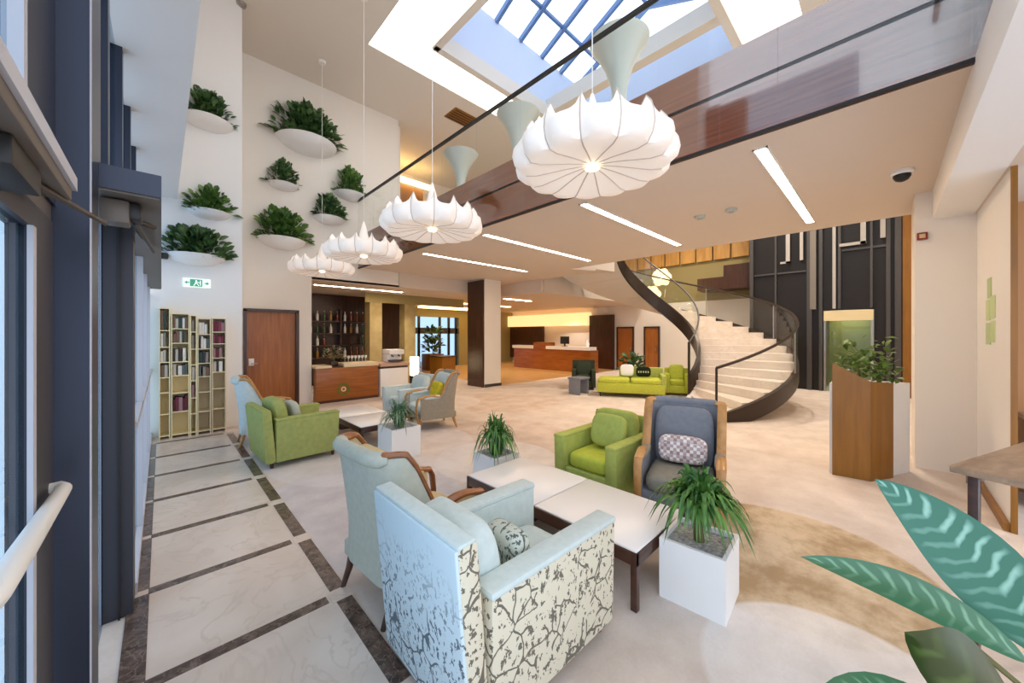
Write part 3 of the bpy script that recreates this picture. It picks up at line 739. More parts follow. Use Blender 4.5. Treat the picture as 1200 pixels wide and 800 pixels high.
def club_chair(label, loc, rz, m_out, m_back, m_in, m_seat, w=.72, dpt=.9, hb=.84, ha=.6, name='armchair', hl=.07, loose_back=True):
    """boxy upholstered armchair; faces +x"""
    t = thing(name, label, 'armchair', loc, rz)
    aw = .12
    # back panel, leaning slightly
    b = MB(); b.xf = Matrix.Translation((-dpt / 2 + .07, 0, hl)) @ Matrix.Rotation(R(-5), 4, 'Y')
    b.box((-.01, 0, (hb - hl) / 2), (.10, w, hb - hl), .025)
    bo = b.build('backrest', m_out, t)
    b2 = MB(); b2.xf = b.xf; b2.box((-.058, 0, (hb - hl) / 2), (.022, w - .015, hb - hl - .01), .010); b2.build('back_panel', m_back, bo)
    b3 = MB(); b3.xf = b.xf; b3.box((-.015, 0, hb - hl), (.085, w - .01, .022), .010); b3.build('top_edge', m_in, bo)
    for s in (-1, 1):
        a = MB(); y = s * (w / 2 - aw / 2)
        a.hull([], [])
        x0, x1 = -dpt / 2 + .10, dpt / 2
        bm = bmesh.new(); bmesh.ops.create_cube(bm, size=1)
        bmesh.ops.scale(bm, vec=(x1 - x0, aw, ha - hl), verts=bm.verts)
        bmesh.ops.translate(bm, vec=((x0 + x1) / 2, y, (ha + hl) / 2), verts=bm.verts)
        for v in bm.verts:
            if v.co.z > .4 and v.co.x > 0: v.co.z += .015
            if v.co.z < .4 and v.co.x > 0: v.co.x -= .02
        bmesh.ops.bevel(bm, geom=bm.edges[:], offset=.02, segments=2, profile=.5, affect='EDGES')
        a.bm(bm, True); ao = a.build('armrest', m_out, t)
        tp = MB(); tp.box(((x0 + x1) / 2, y, ha + .012), (x1 - x0 + .004, aw + .004, .036), .014); tp.build('arm_top', m_in, ao)
        MB().box(((x0 + x1) / 2, y - s * (aw / 2 - .002), (ha + hl) / 2 + .08), (x1 - x0 - .03, .012, ha - hl - .16), .005).build('arm_lining', m_in, ao)
    MB().box((0.02, 0, hl + .1), (dpt - .12, w - 2 * aw + .01, .2), .015).build('seat_base', m_out, t)
    MB().cushion((.07, 0, hl + .275), (dpt - .26, w - 2 * aw - .005, .17), .28).build('seat_cushion', m_seat, t)
    if loose_back:
        MB().cushion((-dpt / 2 + .20, 0, hl + .52), (.17, w - 2 * aw, .46), .35, ry=R(-10)).build('back_cushion', m_in, t)
    for sx in (-1, 1):
        for sy in (-1, 1): leg_mb(sx * (dpt / 2 - .07), sy * (w / 2 - .07), hl + .02, .024, .018).build('leg', M['wenge'], t)
    return t

def wing_chair(label, loc, rz, m_out, m_in, m_seat, m_wood, w=.70, h=1.02, name='wing_chair'):
    """high wing-backed chair with curved timber arms; faces +x"""
    t = thing(name, label, 'armchair', loc, rz)
    N = 40; xf, xb, rc = .30, -.36, .17; hw = w / 2
    path = []
    def pt(s):   # s 0..1 along left side, back, right side
        L1 = xf - (xb + rc); L2 = rc * PI / 2; L3 = 2 * (hw - rc)
        T = 2 * L1 + 2 * L2 + L3; q = s * T
        if q < L1: return Vector((xf - q, hw, 0)), Vector((0, 1, 0))
        q -= L1
        if q < L2:
            a = PI / 2 + q / rc; return Vector((xb + rc + rc * math.cos(a), hw - rc + rc * math.sin(a), 0)), Vector((math.cos(a), math.sin(a), 0))
        q -= L2
        if q < L3: return Vector((xb, hw - rc - q, 0)), Vector((-1, 0, 0))
        q -= L3
        if q < L2:
            a = PI + q / rc; return Vector((xb + rc + rc * math.cos(a), -hw + rc + rc * math.sin(a), 0)), Vector((math.cos(a), math.sin(a), 0))
        q -= L2
        return Vector((xb + rc + q, -hw, 0)), Vector((0, -1, 0))
    def top(x):
        # arm height in front, sweeping up to the wing
        u = min(1, max(0, (-.02 - x) / .20)); u = u * u * (3 - 2 * u)
        return .565 + .03 * math.sin(max(0, min(1, (xf - x) / .3)) * PI) + (h - .58) * u
    zb = .20; th = .055
    rows = []; tops = []
    for i in range(N + 1):
        p, n = pt(i / N); H = top(p.x)
        lean = lambda z: Vector((-.13 * max(0, (z - .45)) ** 1.15 * max(0, min(1, (.1 - p.x) / .3)), 0, 0))
        flare = lambda z: n * (.0 + .02 * max(0, z - .5))
        o = lambda off, z: p + n * off + Vector((0, 0, z)) + lean(z) + flare(z)
        zs = [zb, zb + (H - zb) * .35, zb + (H - zb) * .7, H - .03]
        r = [o(0, z) for z in zs] + [o(-.008, H - .006), o(-th / 2, H), o(-th + .008, H - .006)] + [o(-th, z) for z in reversed(zs)]
        rows.append(r); tops.append(o(-th / 2, H))
    k = len(rows[0])
    out = MB(); out.grid([r[:6] for r in rows], True); out.build('outer_shell', m_out, t)
    inn = MB(); inn.grid([r[5:] for r in rows], True)
    inn.grid([[r[-1], r[0]] for r in rows], False)
    inn.add(rows[0], [tuple(range(k))]); inn.add(rows[-1], [tuple(range(k - 1, -1, -1))])
    inn.build('lining', m_in, t)
    # padded back
    bk = MB(); bk.cushion((xb + .10, 0, .66), (.13, w - .16, h - .42), .3, ry=R(-9)); bk.build('back_cushion', m_in, t)
    # rolled top edge of the back
    mids = [tops[q] + Vector((-.012, 0, -.012)) for q in range(N + 1) if rows[q][0].x < -.27 and tops[q].z > h - .03]
    MB().tube(mids, [.03] + [.046] * (len(mids) - 2) + [.03], 12).build('rolled_top', m_out, t)
    for sg in (-1, 1):
        MB().cushion((.10, sg * (hw - .035), .575), (.34, .085, .06), .5, ry=R(2)).build('arm_pad', m_seat, t)
    # timber trim along each wing, sweeping into the arm
    for s in (0, 1):
        seq = [q for q in range(N + 1)] if s == 0 else list(range(N, -1, -1))
        pts = []
        for q in seq:
            if rows[q][0].x < -.26 - .13 * .5: break
            pts.append(tops[q] + Vector((0, 0, .008)))
        p0 = pts[0]
        y = p0.y
        lead = [(p0.x + .0, y, .02), (p0.x + .055, y, .22), (p0.x + .075, y, .40), (p0.x + .06, y, .52), (p0.x + .03, y, .572)]
        MB().tube(lead + pts, [.016, .02, .022, .024, .026] + [.027] * len(pts), 8, flat=(1.5, .75)).build('timber_arm', m_wood, t)
    MB().box((-.02, 0, .245), (.66, w - .06, .11), .02).build('seat_rail', m_out, t)
    MB().cushion((.03, 0, .365), (.64, w - .14, .16), .3).build('seat_cushion', m_seat, t)
    for sy in (-1, 1):
        leg_mb(-.30, sy * (hw - .07), .22, .028, .016, -.07, 0).build('leg', M['wenge'] if m_wood is M['frame_wood'] else m_wood, t)
        leg_mb(.30, sy * (hw - .05), .22, .026, .016, .02, 0).build('leg', M['wenge'] if m_wood is M['frame_wood'] else m_wood, t)
    return t

club_chair('pale blue floral-print armchair in the foreground with its back to us', (1.33, 1.43, 0), R(-1), M['f_floral'], M['f_floral_back'], M['f_pale'], M['f_pale'], w=.74, dpt=1.0, hb=.88, ha=.61)
wing_chair('beige wing chair with pale grey back and timber arms behind the floral armchair', (1.24, 2.24, 0), R(4), M['f_sage'], M['f_beige'], M['f_beige'], M['frame_wood'], w=.66, h=.98)
club_chair('lime green armchair across the white coffee table beside the grey wing chair', (3.42, 2.1, 0), R(180), M['f_green'], M['f_green'], M['f_green'], M['f_lime'], w=.74, dpt=.84, hb=.74, ha=.57)
gw = wing_chair('blue-grey wing chair with honey timber arms holding a checked cushion', (3.40, 1.30, 0), R(196), M['f_grey'], M['f_grey'], M['f_grey2'], M['frame_light'], w=.68, h=1.0)
club_chair('lime green armchair seen from its side by the marble walk', (1.32, 5.66, 0), R(3), M['f_green_d'], M['f_green_d'], M['f_green_d'], M['f_lime'], w=.86, dpt=.86, hb=.72, ha=.58)
wing_chair('pale grey wing chair with honey timber edge behind the green armchair on the left', (1.2, 6.75, 0), R(-6), M['f_pale_grey'], M['f_sage'], M['f_beige'], M['frame_light'], w=.68, h=1.0)
wing_chair('taupe wing chair with a mustard cushion at the far coffee table', (3.50, 5.72, 0), R(168), M['f_taupe'], M['f_pale_grey'], M['f_pale_grey'], M['frame_light'], w=.72, h=.98)
club_chair('pale mint armchair with faint print behind the taupe wing chair', (3.62, 6.70, 0), R(182), M['f_pale'], M['f_pale'], M['f_pale'], M['f_pale_grey'], w=.74, dpt=.86, hb=.82, ha=.58)
club_chair('small bright green armchair at the right end of the green sofa', (10.25, 4.05, 0), R(205), M['f_lime'], M['f_green'], M['f_lime'], M['f_lime'], w=.62, dpt=.62, hb=.70, ha=.55)
club_chair('dark green armchair behind the grey side table', (9.35, 6.5, 0), R(215), M['f_darkgreen'], M['f_darkgreen'], M['f_darkgreen'], M['f_darkgreen'], w=.7, dpt=.75, hb=.84, ha=.56)

# cushions resting on seats
def pillow(label, c, d, mat, rz=0, ry=0, rx=0, piping=None):
    t = thing('cushion', label, 'cushion', c, rz)
    MB().cushion((0, 0, 0), d, .45, ry=ry, rx=rx).build('cover', mat, t)
    return t
def seat(o, rz, x, y, z):     # a spot on a seat, in the seat's own directions
    a = R(rz); return (o[0] + x * math.cos(a) - y * math.sin(a), o[1] + x * math.sin(a) + y * math.cos(a), z)
pillow('pink and white checked lumbar cushion on the blue-grey wing chair', seat((3.40, 1.30), 196, -.09, 0, .585), (.12, .42, .25), M['f_check'], R(196), R(-14))
pillow('mustard cushion on the taupe wing chair', seat((3.50, 5.72), 168, -.09, .02, .635), (.12, .38, .34), M['f_yellow'], R(168), R(-12))
pillow('sage cushion inside the green armchair by the marble walk', seat((1.32, 5.66), 3, -.03, 0, .60), (.12, .40, .30), M['f_sage'], R(3), R(-12))
pillow('lime green cushion leaning in the green armchair across the table', seat((3.42, 2.1), 180, -.02, .03, .625), (.12, .40, .35), M['f_green'], R(180), R(-14))
pillow('dark printed scatter cushion in the corner of the floral armchair', seat((1.33, 1.43), -1, -.07, -.10, .58), (.12, .26, .23), floral('floral_cushion', rgb(196, 200, 186), rgb(48, 60, 70), .6), R(-1), R(-12))

# far green sofa
sf = thing('sofa', 'lime green sofa with low chaise end under the staircase', 'sofa', (9.15, 4.85, 0), R(208))
MB().box((0, 0, .24), (.8, 1.7, .26), .03).build('seat_base', M['f_lime'], sf)
MB().cushion((.03, .42, .42), (.72, .82, .14), .28).build('seat_cushion', M['f_lime'], sf)
MB().cushion((.03, -.42, .42), (.72, .82, .14), .28).build('seat_cushion', M['f_lime'], sf)
MB().box((-.36, .28, .5), (.14, 1.14, .5), .03).build('backrest', M['f_green'], sf)
MB().box((0, .82, .4), (.78, .12, .4), .03).build('armrest', M['f_green'], sf)
for sx in (-1, 1):
    for sy in (-1, 1): leg_mb(sx * .33, sy * .76, .13, .022, .016).build('leg', M['black'], sf)
pillow('white scatter cushion on the lime green sofa', seat((9.15, 4.85), 208, -.14, -.08, .67), (.12, .36, .32), M['white_gloss'], R(208), R(-16))
bp = pillow('black cushion with pale lettering on the lime green sofa', seat((9.15, 4.85), 208, -.10, .34, .645), (.11, .38, .27), M['f_black'], R(208), R(-14))
# lettering: a pale line of small strokes
lt = MB()
for k in range(5): lt.box((.058, -.12 + k * .06, .0), (.006, .03, .05))
lt.build('lettering', plain('pale_print', rgb(190, 196, 150), .8), bp)
tb = thing('side_table', 'small grey side table beside the lime green sofa', 'side table', (8.4, 6.0, 0))
MB().box((0, 0, .44), (.5, .4, .05), .006).build('tabletop', M['f_grey'], tb)
for s in (-1, 1): MB().box((s * .2, 0, .21), (.05, .36, .42), .004).build('panel_leg', M['f_grey'], tb)

# coffee tables
def coffee_table(label, loc, rz, L, W=.74, h=.36):
    t = thing('coffee_table', label, 'coffee table', loc, rz)
    for s in (-1, 1):
        MB().box((0, s * L / 4, h - .012), (W - .02, L / 2 - .012, .024), .004).build('top_panel', M['white_table'], t)
    ap = MB()
    for s in (-1, 1):
        ap.box((s * (W / 2 - .015), 0, h - .05), (.03, L, .08), .003)
        ap.box((0, s * (L / 2 - .015), h - .05), (W - .06, .03, .08), .003)
    ap.box((0, 0, h - .05), (W - .06, .03, .06))
    ap.build('apron', M['wenge'], t)
    MB().box((0, L * .22, h * .42), (W - .1, L * .3, .02), .003).build('shelf', M['wenge'], t)
    for sx in (-1, 1):
        for sy in (-1, 1): MB().box((sx * (W / 2 - .02), sy * (L / 2 - .02), (h - .01) / 2), (.04, .04, h - .01), .003).build('leg', M['wenge'], t)
    return t
coffee_table('white-topped coffee table between the floral armchair and the green armchair', (2.39, 1.86, 0), 0, 1.66)
coffee_table('far white-topped coffee table in front of the taupe wing chair', (2.36, 5.9, 0), 0, 1.6)

# ================================================================== PLANTS
def blades(n, h, spread, seed, w=.03):
    rnd = random.Random(seed); mb = MB()
    for k in range(n):
        a = rnd.uniform(0, 2 * PI); q = rnd.random()
        L = h * rnd.uniform(.75, 1.1); out = spread * (.25 + .95 * q)
        p0 = Vector((rnd.uniform(-.05, .05), rnd.uniform(-.05, .05), .0))
        d = Vector((math.cos(a), math.sin(a), 0))
        p1 = p0 + d * out * .45 + Vector((0, 0, L * 1.05))
        p2 = p0 + d * out + Vector((0, 0, L * (.95 - 1.1 * q)))
        mb.leaf(p0, p1, p2, w * rnd.uniform(.8, 1.2), (0, 0, 1) if q > .15 else (d.y, -d.x, .3), 7, .3, .35)
    return mb
def potted(label, loc, rz, ps, ph, n, h, spread, seed, mat, name='potted_plant', w=.03, trunk=0):
    t = thing(name, label, 'potted plant', loc, rz)
    p = MB(); th = .022
    p.bb(-ps / 2, ps / 2, -ps / 2, -ps / 2 + th, 0, ph); p.bb(-ps / 2, ps / 2, ps / 2 - th, ps / 2, 0, ph)
    p.bb(-ps / 2, -ps / 2 + th, -ps / 2 + th, ps / 2 - th, 0, ph); p.bb(ps / 2 - th, ps / 2, -ps / 2 + th, ps / 2 - th, 0, ph)
    p.bb(-ps / 2 + th, ps / 2 - th, -ps / 2 + th, ps / 2 - th, 0, .05)
    p.build('planter_box', M['planter'], t)
    MB().box((0, 0, ph - .045), (ps - 2 * th, ps - 2 * th, .03)).build('pebbles', M['pebble'], t)
    f = blades(n, h, spread, seed, w); o = f.build('foliage', mat, t); o.location = (0, 0, ph - .04 + trunk)
    if trunk:
        MB().tube([(0, 0, ph - .05), (.01, .01, ph - .04 + trunk * .6), (0, 0, ph + trunk)], [.035, .028, .03], 8).build('trunk', M['stem'], t)
    return t
potted('arching green plant in a white square planter at the near end of the coffee table', (2.46, .83, 0), R(4),   .37, .37, 230, .36, .27, 3, M['leaf_blade'], trunk=.13, w=.034)
potted('upright green plant in a white planter behind the far end of the near coffee table', (2.69, 3.04, 0), 0, .36, .34, 150, .50, .24, 5, M['leaf_blade'])
potted('grey-green plant in a white planter by the far coffee table', (2.36, 4.68, 0), 0, .42, .40, 90, .42, .28, 9, M['leaf_blade2'])
# greenery behind the sofa and beyond the bar
def bush(name, label, loc, rz, n, rx, ry, rzz, seed, mat, leaf=.11, pot=None, pmat=None):
    t = thing(name, label, 'potted plant', loc, rz)
    rnd = random.Random(seed); mb = MB(); zb = pot[1] if pot else 0
    for k in range(n):
        a = rnd.uniform(0, 2 * PI); q = rnd.random() ** .5; z = rnd.random()
        p = Vector((math.cos(a) * rx * q * (1 - .3 * z), math.sin(a) * ry * q * (1 - .3 * z), zb + .04 + z * rzz))
        d = Vector((p.x / rx, p.y / ry, rnd.uniform(-.2, .9))); d = d.normalized() if d.length > .1 else Vector((0, 0, 1))
        L = leaf * rnd.uniform(.7, 1.3)
        mb.leaf(p, p + d * L * .6 + Vector((0, 0, .02)), p + d * L - Vector((0, 0, .02)), L * .45, Vector((rnd.uniform(-.5, .5), rnd.uniform(-.5, .5), 1)), 3, .2)
    mb.build('foliage', mat, t)
    if pot:
        MB().box((0, 0, pot[1] / 2), (pot[0], pot[0], pot[1]), .01).build('planter_box', pmat or M['planter'], t)
        MB().tube([(0, 0, pot[1] - .02), (0, 0, zb + rzz * .6)], .02, 6).build('stem', M['stem'], t)
    return t
bush('potted_plant', 'dark green plant just behind the lime green sofa', (9.95, 5.2, 0), 0, 120, .30, .28, .40, 4, M['leaf_deep'], .2, (.34, .55), M['f_darkgreen'])
bush('potted_plant', 'tall dark plant in a brown box by the lounge windows', (9.2, 14.9, 0), 0, 160, .4, .4, 1.1, 8, M['leaf_deep'], .3, (.75, .75), M['wood_panel'])

# wall planters
def wall_planter(label, x, z, w, hgt, seed, yw, cat='wall planter', lean=0, mat=None):
    t = thing('wall_planter', label, cat, (x, yw, z), 0)
    r = w / 2; prof = [(0.02, -.42), (.35, -.40), (.68, -.28), (.9, -.1), (1, .05), (.93, .05), (.80, -.12), (.0, -.2)]
    mb = MB(); mb.lathe([(p[0] * r, p[1] * r * .9) for p in prof], 22, a0=PI, a1=2 * PI)
    mb.build('bowl', M['planter'], t)
    rnd = random.Random(seed); fo = MB()
    hgt *= 1.2; n = int(320 * (w / .7) ** 1.2)
    for k in range(n):
        a = PI + rnd.random() * PI; e = rnd.random() * PI / 2; q = rnd.random() ** .35
        d = Vector((math.cos(a) * math.cos(e), math.sin(a) * math.cos(e) * .85, math.sin(e)))
        if d.z < .12: d.z = .12
        bump = 1 + .22 * math.sin(5 * a + seed) * math.cos(e)
        p = Vector((d.x * r * .98 * q * bump, d.y * r * .8 * q - .02, d.z * hgt * q * bump - .04))
        dd = (d + Vector((rnd.uniform(-.5, .5), rnd.uniform(-.5, .3), rnd.uniform(-.15, .6)))).normalized()
        L = (.06 + .11 * w) * rnd.uniform(.7, 1.3)
        e_ = p + dd * L - Vector((0, 0, L * .2)); m1 = p + dd * L * .55
        for vv in (e_, m1): vv.y = min(vv.y, -.012)
        fo.leaf(p, m1, e_, L * .55, (rnd.uniform(-.6, .6), -.7, .8), 3, .15)
    for v in fo.v: v.y = min(v.y, -.01)
    fo.build('foliage', mat or M['leaf'], t)
    return t
G = 'white half-bowl planters on the atrium walls'
wp = [
 ('white bowl planter highest on the white pier above the bookshelf', .57, 5.32, .74, .42, 8.2, M['leaf_deep']),
 ('small white bowl planter in the middle of the white pier', .60, 3.76, .60, .36, 8.2, M['leaf']),
 ('wide white bowl planter low on the pier above the exit sign', .43, 2.97, .80, .40, 8.2, M['leaf_deep']),
 ('largest white bowl planter high on the cream back wall', 2.48, 6.15, 1.30, .72, 9.6, M['leaf_deep']),
 ('small white bowl planter below the largest one on the cream wall', 1.99, 5.05, .62, .46, 9.6, M['leaf_deep']),
 ('white bowl planter furthest right on the cream back wall', 3.46, 5.22, .78, .55, 9.6, M['leaf']),
 ('white bowl planter second from the right on the cream wall', 2.96, 4.5, .74, .48, 9.6, M['leaf_deep']),
 ('white bowl planter lowest on the cream back wall above the brown door', 1.97, 3.78, .98, .56, 9.6, M['leaf']),
]
for i, (lb, x, z, w, hg, yw, mt) in enumerate(wp):
    wall_planter(lb, x, z, w, hg, 20 + i, yw, mat=mt)['group'] = G

# big striped leaves in the right foreground
fp = thing('striped_plant', 'large foreground plant with striped green leaves at bottom right', 'plant', (1.66, -.32, 0))
def lv(mb): return local(fp, mb)
lv(MB().leaf((1.66, -.31, .80), (1.62, -.16, 1.075), (1.626, .028, 1.193), .185, (-.62, .38, .75), 16, .12, .42)).build('leaf', M['leaf_stripe'], fp)
lv(MB().leaf((1.575, -.25, .82), (1.51, -.06, .95), (1.393, .183, .977), .105, (-.5, -.35, .75), 14, .35, .45)).build('leaf', M['leaf_stripe2'], fp)
lv(MB().leaf((1.46, -.23, .72), (1.31, -.13, .90), (1.252, -.028, .954), .17, (-.3, .75, .5), 10, .3, .40)).build('leaf', M['leaf_olive'], fp)
lv(MB().leaf((1.44, -.22, .66), (1.16, -.02, .90), (1.02, .115, .85), .12, (-.2, .1, 1), 10, .2, .45)).build('leaf', M['leaf_stripe2'], fp)
for a, b_, e in (((1.66, -.31, .80), (1.68, -.33, .6), (1.66, -.32, .3)), ((1.575, -.25, .82), (1.62, -.30, .65), (1.66, -.32, .3)), ((1.46, -.23, .72), (1.58, -.29, .6), (1.66, -.32, .3)), ((1.44, -.22, .70), (1.6, -.3, .5), (1.66, -.32, .3)), ((1.50, -.14, .86), (1.6, -.27, .72), (1.66, -.32, .3))):
    lv(MB().tube([a, b_, e], .007, 6)).build('stalk', M['stem'], fp)
MB().lathe([(0, 0), (.13, 0), (.17, .3), (.155, .3), (.14, .26), (0, .26)], 20).build('pot', M['planter'], fp)

# ================================================================== CHANDELIERS
def chandelier(label, loc, D=1.3):
    t = thing('chandelier', label, 'chandelier', loc, 0, 'white cocoon chandeliers hanging over the lobby')
    nl = 14; N = nl * 8; r = D / 2
    prof = [  # radius factor, height factor, lobe amount, spike amount
        (.0, .03, 0, 0), (.06, .03, 0, 0), (.16, .02, .01, 0), (.34, .0, .02, 0), (.56, -.035, .04, 0), (.76, -.065, .055, 0), (.90, -.06, .062, .0), (.975, .01, .062, .02),
        (1.0, .11, .06, .03), (.985, .20, .06, .05), (.93, .26, .04, .09), (.86, .29, .03, .13), (.76, .27, .02, .07), (.50, .24, 0, .0), (.22, .25, 0, 0), (.05, .26, 0, 0)]
    rows = []
    for (rf, zf, lo, spk) in prof:
        row = []
        for j in range(N):
            a = 2 * PI * j / N; ph = (j % 8) / 8.0
            lobe = math.sin(PI * ph)            # 0 at seam, 1 mid lobe
            seam = (1 - lobe) ** 2
            rr = r * rf * (1 + lo * (lobe - .6) * 1.6) if rf else 0
            zz = r * zf + r * spk * (seam * 1.3 - .25 * lobe)
            row.append((rr * math.cos(a), rr * math.sin(a), zz))
        rows.append(row)
    mb = MB(); mb.grid(rows, True, close=True); mb.build('shade', M['shade'], t)
    wr = MB()
    for k in range(nl):
        wr.tube([Vector(rows[i][k * 8]) * 1.004 for i in range(1, 13)], .006, 5)
    wr.build('wire_frame', M['shade_wire'], t)
    MB().lathe([(0, -.04 * r), (.03, -.035 * r), (.06, -.015 * r), (.05, .03 * r), (0, .035 * r)], 12).build('finial', M['lantern'], t)
    tp = MB(); tp.lathe([(.06, .22 * r), (.105, .30 * r), (.085, .50 * r), (.05, .75 * r), (.012, .95 * r)], 14); tp.build('top_cup', M['shade'], t)
    MB().tube([(0, 0, .92 * r), (0, 0, HT - loc[2] - .03)], .005, 6).build('cable', M['white_bar'], t)
    MB().lathe([(.0, HT - loc[2] - .05), (.07, HT - loc[2] - .05), (.075, HT - loc[2]), (0, HT - loc[2])], 16).build('ceiling_rose', M['white_bar'], t)
    return t
zc = 3.05
ch = chandelier('nearest and largest-looking white cocoon chandelier', (2.60, 1.72, zc))
dup(ch, (2.60, 4.22, zc), R(9), 'second white cocoon chandelier from the front')
dup(ch, (2.60, 6.50, zc), R(4), 'third white cocoon chandelier, in front of the last one by the planted wall')
dup(ch, (2.56, 8.70, zc), R(13), 'furthest white cocoon chandelier, close to the planted wall')

# trumpet vases on the upper floor behind the balustrade
def trumpet(label, loc, H=1.1, Rr=.40):
    t = thing('trumpet_vase', label, 'vase', loc, 0)
    pr = [(0, 0), (.16, 0), (.15, .04), (.09, .12), (.085, .35), (.11, .55), (.19, .75), (.30, .9), (.38, .97), (.40, 1.0), (.385, .995), (.29, .88), (.17, .72), (.07, .5), (0, .45)]
    MB().lathe([(a / .4 * Rr, b_ * H) for a, b_ in pr], 28).build('body', M['trumpet'], t)
    ft = MB(); ft.lathe([(0, .0), (Rr * .5, .0), (Rr * .5, .02), (0, .025)], 20); ft.build('foot', M['trumpet'], t)
    return t
trumpet('pale trumpet vase behind the glass balustrade just above the nearest chandelier', (4.22, 2.39, HF), 1.30, .37)
trumpet('pale trumpet vase behind the balustrade between the two front chandeliers', (4.25, 4.25, HF), 1.2, .36)
trumpet('pale trumpet vase behind the balustrade above the second chandelier', (4.2, 5.78, HF), 1.06, .34)
# flower pendants beyond the stair
def petal_lamp(label, loc, r=.34):
    t = thing('pendant_lamp', label, 'pendant lamp', loc, 0, 'white petal pendants beyond the staircase')
    rnd = random.Random(3); mb = MB()
    for k in range(46):
        a = rnd.uniform(0, 2 * PI); e = math.asin(rnd.uniform(-.9, .95))
        d = Vector((math.cos(a) * math.cos(e), math.sin(a) * math.cos(e), math.sin(e)))
        s_ = d.cross(Vector((0, 0, 1))).normalized()
        mb.leaf(d * r * .35, d * r * .8, d * r + s_ * r * .1, r * .75, s_ + d * .3, 3, .5)
    mb.build('petals', emis('petal_glow', rgb(255, 236, 190), .55), t)
    MB().lathe([(0, -.1), (.1, -.06), (.1, .06), (0, .1)], 12).build('core', M['lantern'], t)
    MB().tube([(0, 0, .1), (0, 0, HT - loc[2])], .006, 5).build('cable', M['black'], t)
    return t
petal_lamp('upper white petal pendant lamp seen over the curved stair rail', (12.9, 5.63, 3.7))
petal_lamp('lower white petal pendant lamp seen over the curved stair rail', (13.65, 6.35, 3.2), .36)

# ================================================================== CEILING FITTINGS
GL = 'recessed linear lights in the mezzanine ceiling'
for i, (y, lb) in enumerate(((.83, 'nearest linear ceiling light, right of the big chandelier'), (2.82, 'second linear ceiling light, right under the big chandelier'), (4.88, 'third linear ceiling light from the front'), (6.92, 'furthest linear ceiling light in the mezzanine ceiling'))):
    t = thing('ceiling_light', lb, 'ceiling light', (5.65, y, HC), 0, GL)
    MB().bb(-1.6, 1.6, -.045, .045, -.008, -.001).build('diffuser', M['lin'], t)
    fr = MB(); fr.bb(-1.62, 1.62, -.06, -.046, -.012, 0); fr.bb(-1.62, 1.62, .046, .06, -.012, 0); fr.bb(-1.62, -1.6, -.06, .06, -.012, 0); fr.bb(1.6, 1.62, -.06, .06, -.012, 0)
    fr.build('trim', M['white_gloss'], t)
t = thing('ceiling_light', 'linear ceiling light above the bar counter', 'ceiling light', (4.2, 10.6, HL))
MB().bb(-1.25, 1.25, -.06, .06, -.01, -.001).build('diffuser', M['lin'], t)
fr = MB(); fr.bb(-1.28, 1.28, -.08, -.06, -.014, 0); fr.bb(-1.28, 1.28, .06, .08, -.014, 0); fr.build('trim', M['white_gloss'], t)
for (lb, x, y) in (('warm cove light over the far left of the reception', 10.5, 12.6), ):
    t = thing('ceiling_light', lb, 'ceiling light', (x, y, HL))
    MB().bb(-1.5, 1.5, -.12, .12, -.03, -.001).build('diffuser', M['cove'], t)
t = thing('ceiling_light', 'short warm light strip under the low ceiling in front of the reception', 'ceiling light', (9.9, 9.9, HL))
MB().bb(-.7, .7, -.06, .06, -.012, -.001).build('diffuser', M['lin'], t)
t = thing('dome_camera', 'dark dome security camera on the mezzanine ceiling near the white pier', 'camera', (5.69, -.11, HC))
MB().lathe([(.0, 0), (.09, 0), (.095, -.03), (.085, -.045), (0, -.045)], 20).build('mount', M['white_gloss'], t)
MB().lathe([(.07, -.045), (.068, -.07), (.05, -.1), (.02, -.115), (0, -.118)], 20).build('dome', M['black'], t)
for lb, y in (('round smoke detector on the mezzanine ceiling, left of the pair', 1.92), ('round smoke detector on the mezzanine ceiling, right of the pair', 1.51)):
    t = thing('smoke_detector', lb, 'smoke detector', (5.71, y, HC), 0, 'ceiling smoke detectors')
    MB().lathe([(.0, 0), (.075, 0), (.075, -.02), (.06, -.04), (0, -.045)], 18).build('body', M['f_sage'], t)
    MB().lathe([(.03, -.044), (.025, -.056), (0, -.058)], 12).build('sensor', M['steel'], t)
t = thing('ceiling_vent', 'brown square vent grille in the atrium ceiling beside the lit ring', 'vent', (6.0, 8.25, HT))
MB().box((0, 0, -.01), (.75, .55, .02)).build('frame', M['wood_panel'], t)
for k in range(5): MB().box((0, -.2 + k * .1, -.026), (.66, .03, .012)).build('slat', M['wood_dark'], t)
t = thing('sprinkler', 'small grey sensor on the atrium ceiling above the planted wall', 'sensor', (1.05, 8.2, HT))
MB().lathe([(0, 0), (.08, 0), (.07, -.05), (0, -.09)], 14).build('body', M['steel'], t)

# exit sign, wall camera, alarm, decals
t = thing('exit_sign', 'green and white exit sign on the pier under the lowest bowl planter', 'sign', (.435, 8.2, 2.53))
MB().bb(-.18, .18, -.03, 0, -.075, .075, .004).build('panel', M['exit_white'], t)
MB().bb(-.09, .07, -.034, -.03, -.06, .06).build('green_field', M['exit'], t)
rm = MB(); y = -.037
rm.box((-.01, y, .035), (.02, .004, .02)); rm.box((-.012, y, .005), (.022, .004, .04), ry=R(15)); rm.box((-.03, y, -.03), (.012, .004, .045), ry=R(35)); rm.box((.012, y, -.028), (.012, .004, .045), ry=R(-30)); rm.box((.02, y, .008), (.04, .004, .010), ry=R(20))
rm.box((.045, y, 0), (.012, .004, .09))
rm.build('running_figure', M['exit_white'], t)
for s in (-1, 1):
    ar = MB(); ar.add([(s * .16, -.035, 0), (s * .125, -.035, .03), (s * .125, -.035, -.03)], [(0, 1, 2)]); ar.box((s * .112, -.0345, 0), (.03, .003, .018)); ar.build('arrow', M['exit'], t)
t = thing('wall_camera', 'small black camera on the pier just right of the entrance header', 'camera', (.03, 8.2, 2.93))
